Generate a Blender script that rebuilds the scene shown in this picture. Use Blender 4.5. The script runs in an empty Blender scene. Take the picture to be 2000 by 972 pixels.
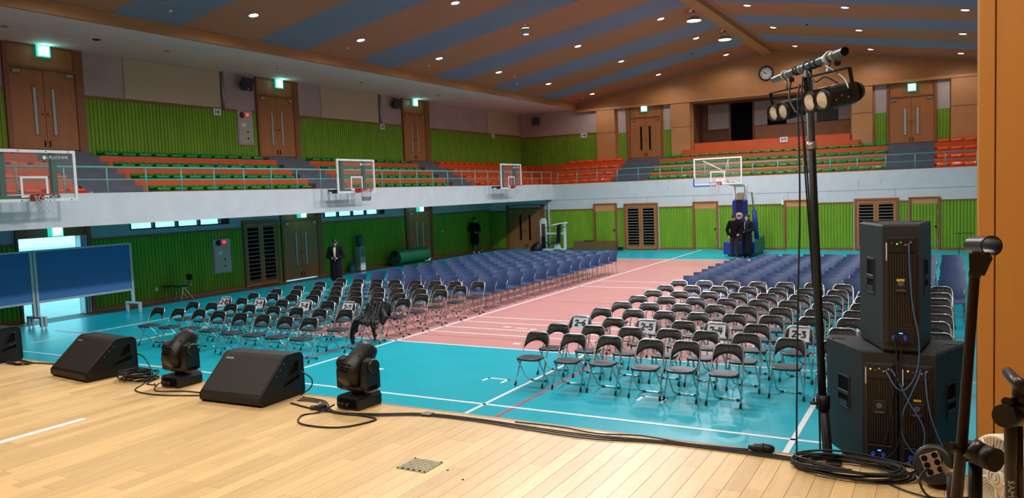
import bpy, math, random
from mathutils import Vector, Matrix, Euler
random.seed(7)
sc = bpy.context.scene
COL = sc.collection
PI = math.pi

# ------------------------------------------------------------------ camera
cam_d = bpy.data.cameras.new('camera')
cam = bpy.data.objects.new('camera', cam_d)
COL.objects.link(cam)
cam_d.sensor_width = 36.0
cam_d.lens = 36.0 * 1522.9 / 2000.0
cam_d.clip_start = 0.05
cam_d.clip_end = 300
RT = Vector((0.87241176, 0.48725542, -0.03846916))
UP = Vector((-0.00099269, 0.08047198, 0.99675638))
FW = Vector((-0.48877064, 0.8695438, -0.07068839))
CH = 3.05
cam.matrix_world = Matrix(((RT.x, UP.x, -FW.x, 0), (RT.y, UP.y, -FW.y, 0), (RT.z, UP.z, -FW.z, CH), (0, 0, 0, 1)))
sc.camera = cam

# ------------------------------------------------------------------ world, exposure
sc.view_settings.view_transform = 'Standard'
sc.view_settings.look = 'None'
sc.view_settings.gamma = 1.0
sc.view_settings.exposure = 0.0
sc.view_settings.use_curve_mapping = False
sc.cycles.diffuse_bounces = 8
sc.cycles.max_bounces = 12
sc.cycles.caustics_reflective = False
sc.cycles.caustics_refractive = False
w = bpy.data.worlds.new('overcast_sky')
sc.world = w
w.use_nodes = True
bg = w.node_tree.nodes['Background']
bg.inputs[0].default_value = (0.30, 0.88, 1.0, 1)
bg.inputs[1].default_value = 2.4

LIGHT_HALL = 104.0      # each recessed downlight (W)
LIGHT_BAY = 1300.0       # each high bay lamp (W)
LIGHT_STAGE = 68.0     # each stage batten lamp (W)

def lamp(name, kind, loc, power, color, parent=None, size=0.2, spot=None, rot=None):
    d = bpy.data.lights.new(name, kind)
    d.energy = power
    d.color = color
    if kind == 'AREA':
        d.shape = 'DISK'; d.size = size
    else:
        d.shadow_soft_size = size
    if spot:
        d.spot_size = spot; d.spot_blend = 0.6
    o = bpy.data.objects.new(name, d)
    o.location = loc
    if rot: o.rotation_euler = rot
    COL.objects.link(o)
    if parent: o.parent = parent
    return o

# stage battens over the performers (behind and above the camera)
for ix in range(5):
    lamp('stage_lamp', 'AREA', (-8.2 + 2.1 * ix, 2.6, 6.4), LIGHT_STAGE, (1.0, 0.92, 0.80), size=0.5)

# ------------------------------------------------------------------ helpers
def lin(c):
    return tuple(((v / 255) / 12.92 if v / 255 <= 0.04045 else ((v / 255 + 0.055) / 1.055) ** 2.4) for v in c)

MATS = {}
def mat(name, rgb, rough=0.5, metal=0.0, var=0.0, scale=6.0, bump=0.0, spec=0.5, coat=0.0, emit=None, estr=0.0,
        alpha=1.0, trans=0.0, objvar=0.0, stretch=None, var2=None):
    """procedural principled material: noise-driven colour variation, grain and fine relief"""
    if name in MATS: return MATS[name]
    m = bpy.data.materials.new(name)
    m.use_nodes = True
    nt = m.node_tree
    b = nt.nodes['Principled BSDF']
    c = lin(rgb)
    b.inputs['Base Color'].default_value = (*c, 1)
    b.inputs['Roughness'].default_value = rough
    b.inputs['Metallic'].default_value = metal
    b.inputs['Specular IOR Level'].default_value = spec
    b.inputs['Coat Weight'].default_value = coat
    b.inputs['Coat Roughness'].default_value = 0.12
    b.inputs['Transmission Weight'].default_value = trans
    b.inputs['Alpha'].default_value = alpha
    if emit:
        b.inputs['Emission Color'].default_value = (*lin(emit), 1)
        b.inputs['Emission Strength'].default_value = estr
    if var or bump or objvar:
        tc = nt.nodes.new('ShaderNodeTexCoord')
        mp = nt.nodes.new('ShaderNodeMapping')
        nt.links.new(tc.outputs['Object'], mp.inputs['Vector'])
        if stretch: mp.inputs['Scale'].default_value = stretch
        nz = nt.nodes.new('ShaderNodeTexNoise')
        nz.inputs['Scale'].default_value = scale
        nz.inputs['Detail'].default_value = 4
        nt.links.new(mp.outputs[0], nz.inputs['Vector'])
        hsv = nt.nodes.new('ShaderNodeHueSaturation')
        hsv.inputs['Color'].default_value = (*c, 1)
        mr = nt.nodes.new('ShaderNodeMapRange')
        mr.inputs['From Min'].default_value = 0.3; mr.inputs['From Max'].default_value = 0.7
        mr.inputs['To Min'].default_value = 1 - var; mr.inputs['To Max'].default_value = 1 + var
        nt.links.new(nz.outputs[0], mr.inputs[0])
        if objvar:
            oi = nt.nodes.new('ShaderNodeObjectInfo')
            mo = nt.nodes.new('ShaderNodeMapRange')
            mo.inputs['To Min'].default_value = 1 - objvar; mo.inputs['To Max'].default_value = 1 + objvar
            nt.links.new(oi.outputs['Random'], mo.inputs[0])
            mu = nt.nodes.new('ShaderNodeMath'); mu.operation = 'MULTIPLY'
            nt.links.new(mr.outputs[0], mu.inputs[0]); nt.links.new(mo.outputs[0], mu.inputs[1])
            nt.links.new(mu.outputs[0], hsv.inputs['Value'])
            # hash the grain with the object's random so no two boards match
            vm = nt.nodes.new('ShaderNodeVectorMath'); vm.operation = 'ADD'
            sc_ = nt.nodes.new('ShaderNodeMath'); sc_.operation = 'MULTIPLY'; sc_.inputs[1].default_value = 37.0
            nt.links.new(oi.outputs['Random'], sc_.inputs[0])
            nt.links.new(mp.outputs[0], vm.inputs[0]); nt.links.new(sc_.outputs[0], vm.inputs[1])
            nt.links.new(vm.outputs[0], nz.inputs['Vector'])
        else:
            nt.links.new(mr.outputs[0], hsv.inputs['Value'])
        nt.links.new(hsv.outputs[0], b.inputs['Base Color'])
        if bump:
            bp = nt.nodes.new('ShaderNodeBump')
            bp.inputs['Strength'].default_value = bump
            bp.inputs['Distance'].default_value = 0.01
            nt.links.new(nz.outputs[0], bp.inputs['Height'])
            nt.links.new(bp.outputs[0], b.inputs['Normal'])
    MATS[name] = m
    return m

def frame_of(d):
    d = d.normalized()
    a = Vector((0, 0, 1)) if abs(d.z) < 0.9 else Vector((1, 0, 0))
    u = d.cross(a).normalized()
    return u, d.cross(u).normalized()

class MB:
    """collects shapes, then links them as ONE mesh object"""
    def __init__(s): s.v = []; s.f = []; s.sm = []; s.mi = []; s.m = 0
    def face(s, idx, smooth=False): s.f.append(idx); s.sm.append(smooth); s.mi.append(s.m)
    def box(s, x0, x1, y0, y1, z0, z1, M=None):
        n = len(s.v)
        P = [Vector(p) for p in ((x0,y0,z0),(x1,y0,z0),(x1,y1,z0),(x0,y1,z0),(x0,y0,z1),(x1,y0,z1),(x1,y1,z1),(x0,y1,z1))]
        if M: P = [M @ p for p in P]
        s.v += P
        for q in ((0,3,2,1),(4,5,6,7),(0,1,5,4),(1,2,6,5),(2,3,7,6),(3,0,4,7)): s.face([n+i for i in q])
        return s
    def bbox(s, x0, x1, y0, y1, z0, z1, b=0.01, M=None):
        """box with chamfered edges"""
        n = len(s.v); P = []
        xs=(x0,x1); ys=(y0,y1); zs=(z0,z1)
        idx = {}
        for i in (0,1):
            for j in (0,1):
                for k in (0,1):
                    sx = b if i==0 else -b; sy = b if j==0 else -b; sz = b if k==0 else -b
                    for ax in range(3):
                        p = [xs[i]+sx, ys[j]+sy, zs[k]+sz]
                        p[ax] = (xs[i],ys[j],zs[k])[ax]
                        idx[(i,j,k,ax)] = n + len(P); P.append(Vector(p))
        if M: P = [M @ p for p in P]
        s.v += P
        I = lambda i,j,k,a: idx[(i,j,k,a)]
        for i in (0,1):
            q=[I(i,0,0,0),I(i,1,0,0),I(i,1,1,0),I(i,0,1,0)]; s.face(q if i else q[::-1])
            q=[I(0,i,0,1),I(1,i,0,1),I(1,i,1,1),I(0,i,1,1)]; s.face(q[::-1] if i else q)
            q=[I(0,0,i,2),I(1,0,i,2),I(1,1,i,2),I(0,1,i,2)]; s.face(q if i else q[::-1])
        for a in (0,1):
            for c in (0,1):
                s.face([I(0,a,c,1),I(1,a,c,1),I(1,a,c,2),I(0,a,c,2)])
                s.face([I(a,0,c,0),I(a,1,c,0),I(a,1,c,2),I(a,0,c,2)])
                s.face([I(a,c,0,0),I(a,c,1,0),I(a,c,1,1),I(a,c,0,1)])
        for i in (0,1):
            for j in (0,1):
                for k in (0,1): s.face([I(i,j,k,0),I(i,j,k,1),I(i,j,k,2)])
        return s
    def tube(s, pts, r, n=8, caps=True, closed=False, M=None, smooth=True):
        pts = [Vector(p) for p in pts]
        if M: pts = [M @ p for p in pts]
        k = len(pts)
        rs = r if isinstance(r, (list, tuple)) else [r]*k
        base = len(s.v)
        u = None
        for i, p in enumerate(pts):
            if closed: d = pts[(i+1)%k] - pts[i-1]
            else: d = pts[min(i+1,k-1)] - pts[max(i-1,0)]
            if d.length < 1e-9: d = Vector((0,0,1))
            d.normalize()
            if u is None: u, _ = frame_of(d)
            else:
                u = u - d*u.dot(d)
                if u.length < 1e-6: u, _ = frame_of(d)
                u.normalize()
            w_ = d.cross(u)
            for j in range(n):
                a = 2*PI*j/n
                s.v.append(p + (u*math.cos(a) + w_*math.sin(a))*rs[i])
        for i in range(k if closed else k-1):
            i2 = (i+1)%k
            for j in range(n):
                j2=(j+1)%n
                s.face([base+i*n+j, base+i*n+j2, base+i2*n+j2, base+i2*n+j], smooth)
        if caps and not closed:
            s.face([base+j for j in range(n)][::-1]); s.face([base+(k-1)*n+j for j in range(n)])
        return s
    def lathe(s, prof, c=(0,0,0), axis=(0,0,1), n=16, smooth=True, cap=True):
        c = Vector(c); d = Vector(axis).normalized(); u, w_ = frame_of(d)
        base = len(s.v); k = len(prof)
        for (r, z) in prof:
            for j in range(n):
                a = 2*PI*j/n
                s.v.append(c + d*z + (u*math.cos(a)+w_*math.sin(a))*max(r,1e-4))
        for i in range(k-1):
            for j in range(n):
                j2=(j+1)%n
                s.face([base+i*n+j, base+i*n+j2, base+(i+1)*n+j2, base+(i+1)*n+j], smooth)
        if cap:
            s.face([base+j for j in range(n)][::-1]); s.face([base+(k-1)*n+j for j in range(n)])
        return s
    def ell(s, c, r, n=12, m=8, M=None):
        c = Vector(c); base=len(s.v)
        R = r if isinstance(r,(list,tuple)) else (r,r,r)
        for i in range(1,m):
            t=PI*i/m
            for j in range(n):
                a=2*PI*j/n
                p=Vector((R[0]*math.sin(t)*math.cos(a),R[1]*math.sin(t)*math.sin(a),R[2]*math.cos(t)))
                s.v.append(c + (M @ p if M else p))
        tp=Vector((0,0,R[2])); 
        s.v.append(c+(M@tp if M else tp)); s.v.append(c-(M@tp if M else tp))
        T=len(s.v)-2; B=T+1
        for i in range(m-2):
            for j in range(n):
                j2=(j+1)%n
                s.face([base+i*n+j, base+(i+1)*n+j, base+(i+1)*n+j2, base+i*n+j2],True)
        for j in range(n):
            j2=(j+1)%n
            s.face([T,base+j,base+j2],True); s.face([B,base+(m-2)*n+j2,base+(m-2)*n+j],True)
        return s
    def cap(s, a, b, ra, rb, n=10):
        """tapered capsule"""
        a=Vector(a); b=Vector(b); d=b-a
        if d.length<1e-6: return s.ell(a,ra)
        d.normalize(); pts=[];rs=[]
        for t in (0.05,0.35,0.7,1.0):
            th=PI/2*(t); pts.append(a-d*ra*math.cos(th)); rs.append(max(ra*math.sin(th),1e-4))
        for t in (0.0,0.3,0.65,0.95):
            th=PI/2*t; pts.append(b+d*rb*math.sin(th)); rs.append(max(rb*math.cos(th),1e-4))
        return s.tube(pts,rs,n)
    def prism(s, poly, a0, a1, axis='x', M=None):
        """extrude a 2D polygon; axis x: (y,z), axis y: (x,z), axis z: (x,y)"""
        n=len(s.v); k=len(poly)
        for a in (a0,a1):
            for (p,q) in poly:
                v = Vector((a,p,q)) if axis=='x' else (Vector((p,a,q)) if axis=='y' else Vector((p,q,a)))
                s.v.append(M@v if M else v)
        s.face([n+i for i in range(k)]); s.face([n+k+i for i in range(k)][::-1])
        for i in range(k):
            j=(i+1)%k; s.face([n+i,n+k+i,n+k+j,n+j])
        return s
    def grid(s, P, smooth=True, flip=False):
        n=len(s.v); R=len(P); C=len(P[0])
        for row in P:
            for p in row: s.v.append(Vector(p))
        for i in range(R-1):
            for j in range(C-1):
                q=[n+i*C+j,n+i*C+j+1,n+(i+1)*C+j+1,n+(i+1)*C+j]
                s.face(q[::-1] if flip else q,smooth)
        return s
    def mesh(s, name, mats):
        me = bpy.data.meshes.new(name)
        me.from_pydata([tuple(v) for v in s.v], [], s.f)
        me.polygons.foreach_set('use_smooth', s.sm)
        for m in (mats if isinstance(mats,(list,tuple)) else [mats]): me.materials.append(m)
        if any(s.mi): me.polygons.foreach_set('material_index', s.mi)
        import bmesh
        bm = bmesh.new(); bm.from_mesh(me)
        bmesh.ops.recalc_face_normals(bm, faces=bm.faces)
        bm.to_mesh(me); bm.free()
        me.update()
        return me
    def build(s, name, mats, parent=None, loc=None, rot=None):
        return link(name, s.mesh(name, mats), parent, loc, rot)

def link(name, me, parent=None, loc=None, rot=None):
    o = bpy.data.objects.new(name, me)
    COL.objects.link(o)
    if parent: o.parent = parent
    if loc is not None: o.location = loc
    if rot is not None: o.rotation_euler = rot
    return o

def tag(o, label, cat, group=None):
    o['label'] = label; o['category'] = cat
    if group: o['group'] = group
    return o
def thing(name, label, cat, loc=(0,0,0), rotz=0.0, group=None):
    o = bpy.data.objects.new(name, None)
    COL.objects.link(o)
    o.location = loc; o.rotation_euler = (0,0,rotz)
    o.empty_display_size = 0.1
    return tag(o, label, cat, group)
def struct(name, mb, m, parent=None):
    o = mb.build(name, m, parent)
    o['kind'] = 'structure'
    return o
def sroot(name, label=None, cat=None):
    o = bpy.data.objects.new(name, None); COL.objects.link(o); o['kind']='structure'
    if label: o['label']=label; o['category']=cat
    return o
def stuff(o): o['kind'] = 'stuff'; return o
KIDS = {}
def kids(o):
    return list(o.children)
def dup(root, loc, rotz, label=None, group=None):
    r = root.copy(); COL.objects.link(r); r.location = loc; r.rotation_euler = (0,0,rotz)
    if label: r['label'] = label
    if group: r['group'] = group
    for ch, gs in KIDS[root.name]:
        c = ch.copy(); COL.objects.link(c); c.parent = r
        for g in gs:
            d = g.copy(); COL.objects.link(d); d.parent = c
    return r
def remember(root): KIDS[root.name] = [(c, list(c.children)) for c in root.children]

ORD = ['first','second','third','fourth','fifth','sixth','seventh','eighth','ninth','tenth','eleventh','twelfth','thirteenth',
       'fourteenth','fifteenth','sixteenth','seventeenth','eighteenth','nineteenth','twentieth','twenty-first','twenty-second','twenty-third']

def text_mesh(txt, size, depth=0.002):
    cu = bpy.data.curves.new('lettering', 'FONT')
    cu.body = txt; cu.size = size; cu.extrude = depth; cu.align_x = 'CENTER'; cu.align_y = 'CENTER'
    cu.resolution_u = 2
    o = bpy.data.objects.new('lettering', cu)
    me = bpy.data.meshes.new_from_object(o)
    bpy.data.objects.remove(o); bpy.data.curves.remove(cu)
    return me
def text_obj(name, txt, size, m, parent, M, depth=0.002, bold=0.0):
    me = text_mesh(txt, size, depth)
    me.materials.clear(); me.materials.append(m)
    me.transform(M)
    return link(name, me, parent)
def strokes(mb, lines, wd, M, dep=0.002):
    """thick flat pen strokes (x right, y up) laid on a plane by matrix M"""
    for ln in lines:
        for (x0,y0),(x1,y1) in zip(ln[:-1], ln[1:]):
            d = Vector((x1-x0,y1-y0,0)); L=d.length
            a = math.atan2(d.y,d.x)
            T = M @ Matrix.Translation((x0,y0,0)) @ Matrix.Rotation(a,4,'Z')
            mb.box(-wd*.5, L+wd*.5, -wd/2, wd/2, 0, dep, T)
    return mb
PEN = {'0':[[(0,0),(0,1),(.55,1),(.55,0),(0,0)]],'1':[[(.27,0),(.27,1)]],'2':[[(0,.85),(.15,1),(.5,.95),(.5,.6),(0,0),(.55,0)]],
 '3':[[(0,.95),(.5,.95),(.2,.55),(.55,.4),(.5,.05),(0,.05)]],'4':[[(.05,1),(0,.4),(.6,.4)],[(.42,.95),(.42,0)]],
 '5':[[(.55,1),(.05,1),(.05,.6),(.5,.55),(.55,.2),(.4,0),(0,.05)]],'6':[[(.4,1),(.05,.6),(0,.15),(.2,0),(.5,.1),(.5,.45),(.05,.45)]],
 '7':[[(0,.7),(0,.95),(.55,.95),(.4,0)]],'8':[[(.3,.5),(.05,.75),(.3,1),(.55,.75),(.3,.5),(0,.2),(.3,0),(.6,.2),(.3,.5)]],
 '9':[[(.55,.6),(.1,.55),(.1,.9),(.5,.95),(.55,.6),(.45,0)]],'-':[[(.05,.5),(.5,.5)]]}
def pen(mb, txt, h, M, wd):
    tot = sum((.34 if c=='1' else .8) for c in txt)*h*.9
    x = -tot/2
    for c in txt:
        wch = (.34 if c=='1' else .8)*h*.9
        off = -.15*h if c=='1' else 0.05*h
        strokes(mb, [[(x+off+p*h*.95, (q-.5)*h) for p,q in ln] for ln in PEN[c]], wd, M)
        x += wch
    return mb

# ------------------------------------------------------------------ materials
M_TEAL = mat('teal_court_floor', (0,172,190), .30, var=.05, scale=1.3, spec=.28)
M_PINK = mat('pink_court_floor', (204,144,139), .32, var=.05, scale=1.6, spec=.3)
M_LINE = mat('white_court_paint', (232,236,236), .4, var=.04, scale=20)
M_RED = mat('red_court_paint', (205,62,78), .4, var=.06, scale=20)
M_DRED = mat('dark_red_court_paint', (150,84,96), .4, var=.06, scale=20)
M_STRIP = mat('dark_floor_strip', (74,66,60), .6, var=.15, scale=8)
M_WHITE = mat('white_concrete', (203,208,214), .8, var=.05, scale=2.2, bump=.15)
M_PAINT = mat('pale_wall_paint', (178,184,190), .85, var=.05, scale=1.5)
M_LILAC = mat('grey_lilac_wall', (188,170,166), .85, var=.10, scale=.9)
M_BLIND = mat('beige_roller_blind', (202,186,160), .8, var=.03, scale=1.0)
M_SOFFIT = mat('soffit_paint', (226,216,212), .8, var=.03, scale=.8)
M_GREEN = mat('green_acoustic_panel', (118,160,30), .65, var=.12, scale=3, stretch=(1,1,.25))
M_WOOD = mat('brown_veneer', (172,108,60), .45, var=.09, scale=5, stretch=(1,1,.12))
M_WOODL = mat('orange_veneer', (194,134,84), .5, var=.07, scale=4, stretch=(.4,.4,.4))
M_FRAME = mat('door_frame_wood', (142,86,46), .45, var=.10, scale=8)
M_TAN = mat('tan_panel', (206,140,84), .55, var=.05, scale=4)
M_CEIL = mat('orange_brown_ceiling', (186,124,88), .7, var=.04, scale=.7)
M_CEILB = mat('blue_grey_ceiling', (138,148,168), .6, var=.05, scale=.8)
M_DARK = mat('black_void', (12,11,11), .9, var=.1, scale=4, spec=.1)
M_ORANGE = mat('orange_painted_concrete', (208,86,36), .42, var=.07, scale=2.0)
M_STAIR = mat('slate_stair_paint', (90,94,106), .6, var=.12, scale=4)
M_RAIL = mat('turquoise_rail_paint', (104,172,166), .4, var=.05, scale=9)
M_POST = mat('honey_wood_panel', (200,136,62), .45, var=.05, scale=3, stretch=(3,3,.15))
M_PLANK = mat('maple_plank', (230,192,134), .34, var=.08, scale=5, stretch=(6,.5,1), objvar=.14, bump=.04)
M_EDGE = mat('stage_edge_wood', (170,128,84), .5, var=.12, scale=6)
M_STEEL = mat('brushed_steel', (172,168,164), .38, metal=.75, var=.06, scale=9, stretch=(1,1,12))
M_CHROME = mat('chrome_tube', (205,200,200), .2, metal=1.0, var=.04, scale=12)
M_BLACK = mat('black_plastic', (22,22,24), .42, var=.15, scale=9)
M_BLACKM = mat('matt_black_metal', (20,20,21), .5, var=.15, scale=14)
M_RUB = mat('black_rubber_cable', (20,20,21), .55, var=.2, scale=30)
M_GLASSW = mat('frosted_glass', (176,182,186), .3, var=.04, scale=5)
M_BRASS = mat('brass', (190,140,70), .3, metal=1, var=.05, scale=20)
M_PAPER = mat('white_paper', (232,232,238), .8, var=.02, scale=12)
M_INK = mat('black_ink', (16,15,18), .7, var=.1, scale=40)
M_ALU = mat('pale_aluminium', (190,196,204), .4, metal=.4, var=.05, scale=14)
M_CLEAR = mat('clear_glass', (225,235,232), .03, trans=1.0, spec=.4)
M_CLEAR.node_tree.nodes['Principled BSDF'].inputs['IOR'].default_value = 1.05
M_LOUVER = mat('louver_metal', (138,132,124), .45, metal=.0, var=.1, scale=10)
M_LAMP = mat('lamp_glow', (255,250,240), .5, emit=(255,248,236), estr=22)
M_EXITG = mat('exit_sign_green', (60,170,160), .4, emit=(60,215,200), estr=.9)
M_EXITW = mat('exit_sign_glow', (225,255,250), .4, emit=(190,255,248), estr=6.0)
M_EXITF = mat('exit_sign_figure', (120,230,205), .4, emit=(110,255,225), estr=2.6)
M_REDL = mat('red_pilot_lamp', (255,40,40), .3, emit=(255,30,40), estr=5)
M_CONC = mat('outdoor_concrete', (190,192,190), .8, var=.06, scale=1.5)
M_VOID = mat('stage_house_paint', (150,116,82), .8, var=.05, scale=2)

# ------------------------------------------------------------------ setting: planes and boxes on them
XL, YF, YG = -22.3, 41.2, 37.2      # left wall, upper far wall, lower far wall
def wbox(mb, pl, u0, u1, v0, v1, w0, w1, b=0):
    f = (lambda *a: mb.bbox(*a, b=b)) if b else mb.box
    if pl == 'L': f(XL+w0, XL+w1, u0, u1, v0, v1)
    elif pl == 'F': f(u0, u1, YF-w1, YF-w0, v0, v1)
    elif pl == 'G': f(u0, u1, YG-w1, YG-w0, v0, v1)
    return mb
def wmat(pl, u, v, w):
    """matrix: local x -> along wall, y -> up, z -> out of the wall"""
    if pl == 'L': return Matrix(((0,0,1,XL+w),(1,0,0,u),(0,1,0,v),(0,0,0,1)))
    Y = YF if pl == 'F' else YG
    return Matrix(((1,0,0,u),(0,0,-1,Y-w),(0,1,0,v),(0,0,0,1)))

def ribs(pl, u0, u1, v0, v1, parent, pitch=.125, dep=.035, m=None, w0=0.0, name='ribbed_panel'):
    """green acoustic board: vertical trapezoid ribs, too fine to pick apart"""
    mb = MB(); n = max(1, round((u1-u0)/pitch)); p = (u1-u0)/n
    prof = []
    for i in range(n):
        a = u0+i*p
        prof += [(a, .004), (a+.14*p, dep), (a+.62*p, dep), (a+.76*p, .004)]
    prof.append((u1, .004))
    P0=[];P1=[]
    for (u,wv) in prof:
        for v,L in ((v0,P0),(v1,P1)):
            if pl=='L': L.append((XL+w0+wv, u, v))
            else: L.append((u, (YF if pl=='F' else YG)-w0-wv, v))
    mb.grid([P0,P1], smooth=False)
    # closed top
    T=[]
    for q in P1:
        T.append((XL+w0,q[1],q[2]) if pl=='L' else (q[0],(YF if pl=='F' else YG)-w0,q[2]))
    mb.grid([P1,T], smooth=False)
    return stuff(mb.build(name, m or M_GREEN, parent))

# ---- court floor with painted areas and lines
fl = struct('floor', MB().box(XL, 6.6, 5.2, 37.4, -.2, 0), M_TEAL)
def paint(name, m, x0, x1, y0, y1, z=.003): return MB().box(x0,x1,y0,y1,0.0005,z).build(name, m, fl)
paint('pink_court', M_PINK, -13.35, -3.2, 13.2, 32.2, .002)
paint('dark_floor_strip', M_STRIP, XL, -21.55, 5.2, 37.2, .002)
for (x0,x1,y0,y1) in ((-10.40,-10.33,5.3,37.0),(-1.65,-1.58,5.3,37.0),(-5.95,-5.89,5.3,13.2),(-21,5,9.5,9.56),(-14.6,4,13.17,13.23),
                      (-13.4,-3.2,32.17,32.23),(-10.4,-1.6,14.42,14.47),(-10.4,-1.6,15.03,15.08),(-10.4,-1.6,15.80,15.85),(-10.4,-1.6,16.5,16.55),
                      (-3.23,-3.17,13.2,32.2),(-13.38,-13.32,13.2,32.2),(-18.75,-18.7,10.2,36),(-16.4,-16.34,10.2,14),
                      (-10.4,-1.6,22.7,22.76),(-10.4,-1.6,24.2,24.25)):
    paint('court_line', M_LINE, x0,x1,y0,y1,.004)
for (x0,x1,y0,y1) in ((-6.72,-6.30,10.93,10.98),(-6.72,-6.67,10.75,10.98),(-6.35,-6.30,10.72,10.98),(-9.05,-8.85,10.82,10.9),
                      (-8.95,-8.75,15.35,15.42),(-8.6,-8.3,15.3,15.36),(-8.2,-8.05,15.25,15.32),(-7.75,-7.6,13.65,13.75),
                      (-3.95,-3.55,10.73,10.78),(-3.95,-3.9,10.5,10.78),(-3.6,-3.55,10.5,10.78)):
    paint('court_mark', M_LINE, x0,x1,y0,y1,.004)
for (x0,x1,y0,y1) in ((-5.46,-5.41,5.3,13.17),(-11.0,-10.95,9.6,13.17),(-20,-14.9,11.5,11.54)): paint('red_court_line', M_RED, x0,x1,y0,y1,.0035)
for (x0,x1,y0,y1) in ((-10.3,-6.0,14.0,14.03),(-10.3,-6,19.4,19.43)): paint('faded_court_line', M_DRED, x0,x1,y0,y1,.0035)

# ---- ground outside the open door
struct('ground', MB().box(-70, XL-.2, -20, 70, -.25, -.05), M_CONC)

# ---- left wall
wl = sroot('wall_left')
low = MB()
for (a,b,z0,z1) in ((2,12.0,0,2.68),(12.0,13.75,2.32,2.68),(13.75,15.4,0,2.68),(15.4,19.25,0,2.37),(19.25,21.75,0,2.68),(21.75,23.55,.05,2.68),
                    (23.55,24.1,0,2.68),(24.1,28.0,0,2.36),(28.0,29.7,0,2.68),(29.7,31.5,.05,2.68),(31.5,37.6,0,2.68)):
    low.box(XL-.2, XL, a, b, z0, z1)
low.build('lower_wall', M_PAINT, wl)
MB().box(XL-.2, XL, 2, 41.4, 2.7, 7.7).build('upper_wall', M_LILAC, wl)
tr = MB()
GL = [(6,11.95),(14.1,18.44),(19.24,19.78),(21.5,21.66),(23.85,29.48),(31.7,37.18)]
for a,b in GL:
    ribs('L', a, b, .10, 2.14, wl)
    wbox(tr,'L',a,b,2.14,2.19,0,.05); wbox(tr,'L',a,b,0,.10,0,.03)
GU = [(9,11.95),(14.22,19.86),(20.62,20.8),(22.95,29.6),(31.8,41.15)]
for a,b in GU:
    ribs('L', a, b, 4.55, 6.36, wl); wbox(tr,'L',a,b,6.36,6.43,0,.05)
ribs('L',19.86,20.62,4.55,5.16,wl); ribs('L',18.44,19.24,.10,.655,wl); ribs('L',18.44,19.24,1.88,2.14,wl); wbox(tr,'L',18.44,19.24,2.14,2.19,0,.05); wbox(tr,'L',18.44,19.24,0,.10,0,.03)
tr.build('wood_trim', M_FRAME, wl)
bl = []
for a,b in ((15.55,19.2),(24.25,27.9),(37.45,41.15)):
    MB().box(XL+.004, XL+.03, a, b, 6.44, 7.69).build('roller_blind', M_BLIND, wl)
for a in (19.24, 27.97): MB().tube([(XL+.06,a+.06,6.43),(XL+.06,a+.06,7.7)], .055, 10).build('wall_pipe', M_STEEL, wl)
MB().tube([(XL+.05,41.12,6.43),(XL+.05,41.12,7.7)], .03, 8).build('wall_pipe', M_ALU, wl)

# ---- clerestory windows under the balcony
for i,(a,b,z0) in enumerate(((15.4,19.25,2.37),(24.1,28.0,2.36))):
    r = sroot('window_%d'%(i+1), 'narrow clerestory window glowing under the left balcony, ' + ('nearer the bulletin boards' if i==0 else 'above the water cooler'), 'window')
    fr = MB(); fr.box(XL-.16,XL+.02,a,b,z0,z0+.035); fr.box(XL-.16,XL+.02,a,a+.04,z0,2.67); fr.box(XL-.16,XL+.02,b-.35,b,z0,2.67)
    fr.build('window_frame', M_BLACKM, r)
    q=(b-.35-a)/4
    for k in range(1,4): MB().box(XL-.14,XL,a+k*q-.03,a+k*q+.03,z0+.03,2.67).build('mullion', M_BLACKM, r)
    for k in range(4): MB().box(XL-.09,XL-.08,a+k*q+.03,a+(k+1)*q-.03,z0+.035,2.66).build('pane', M_CLEAR, r)

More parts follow.
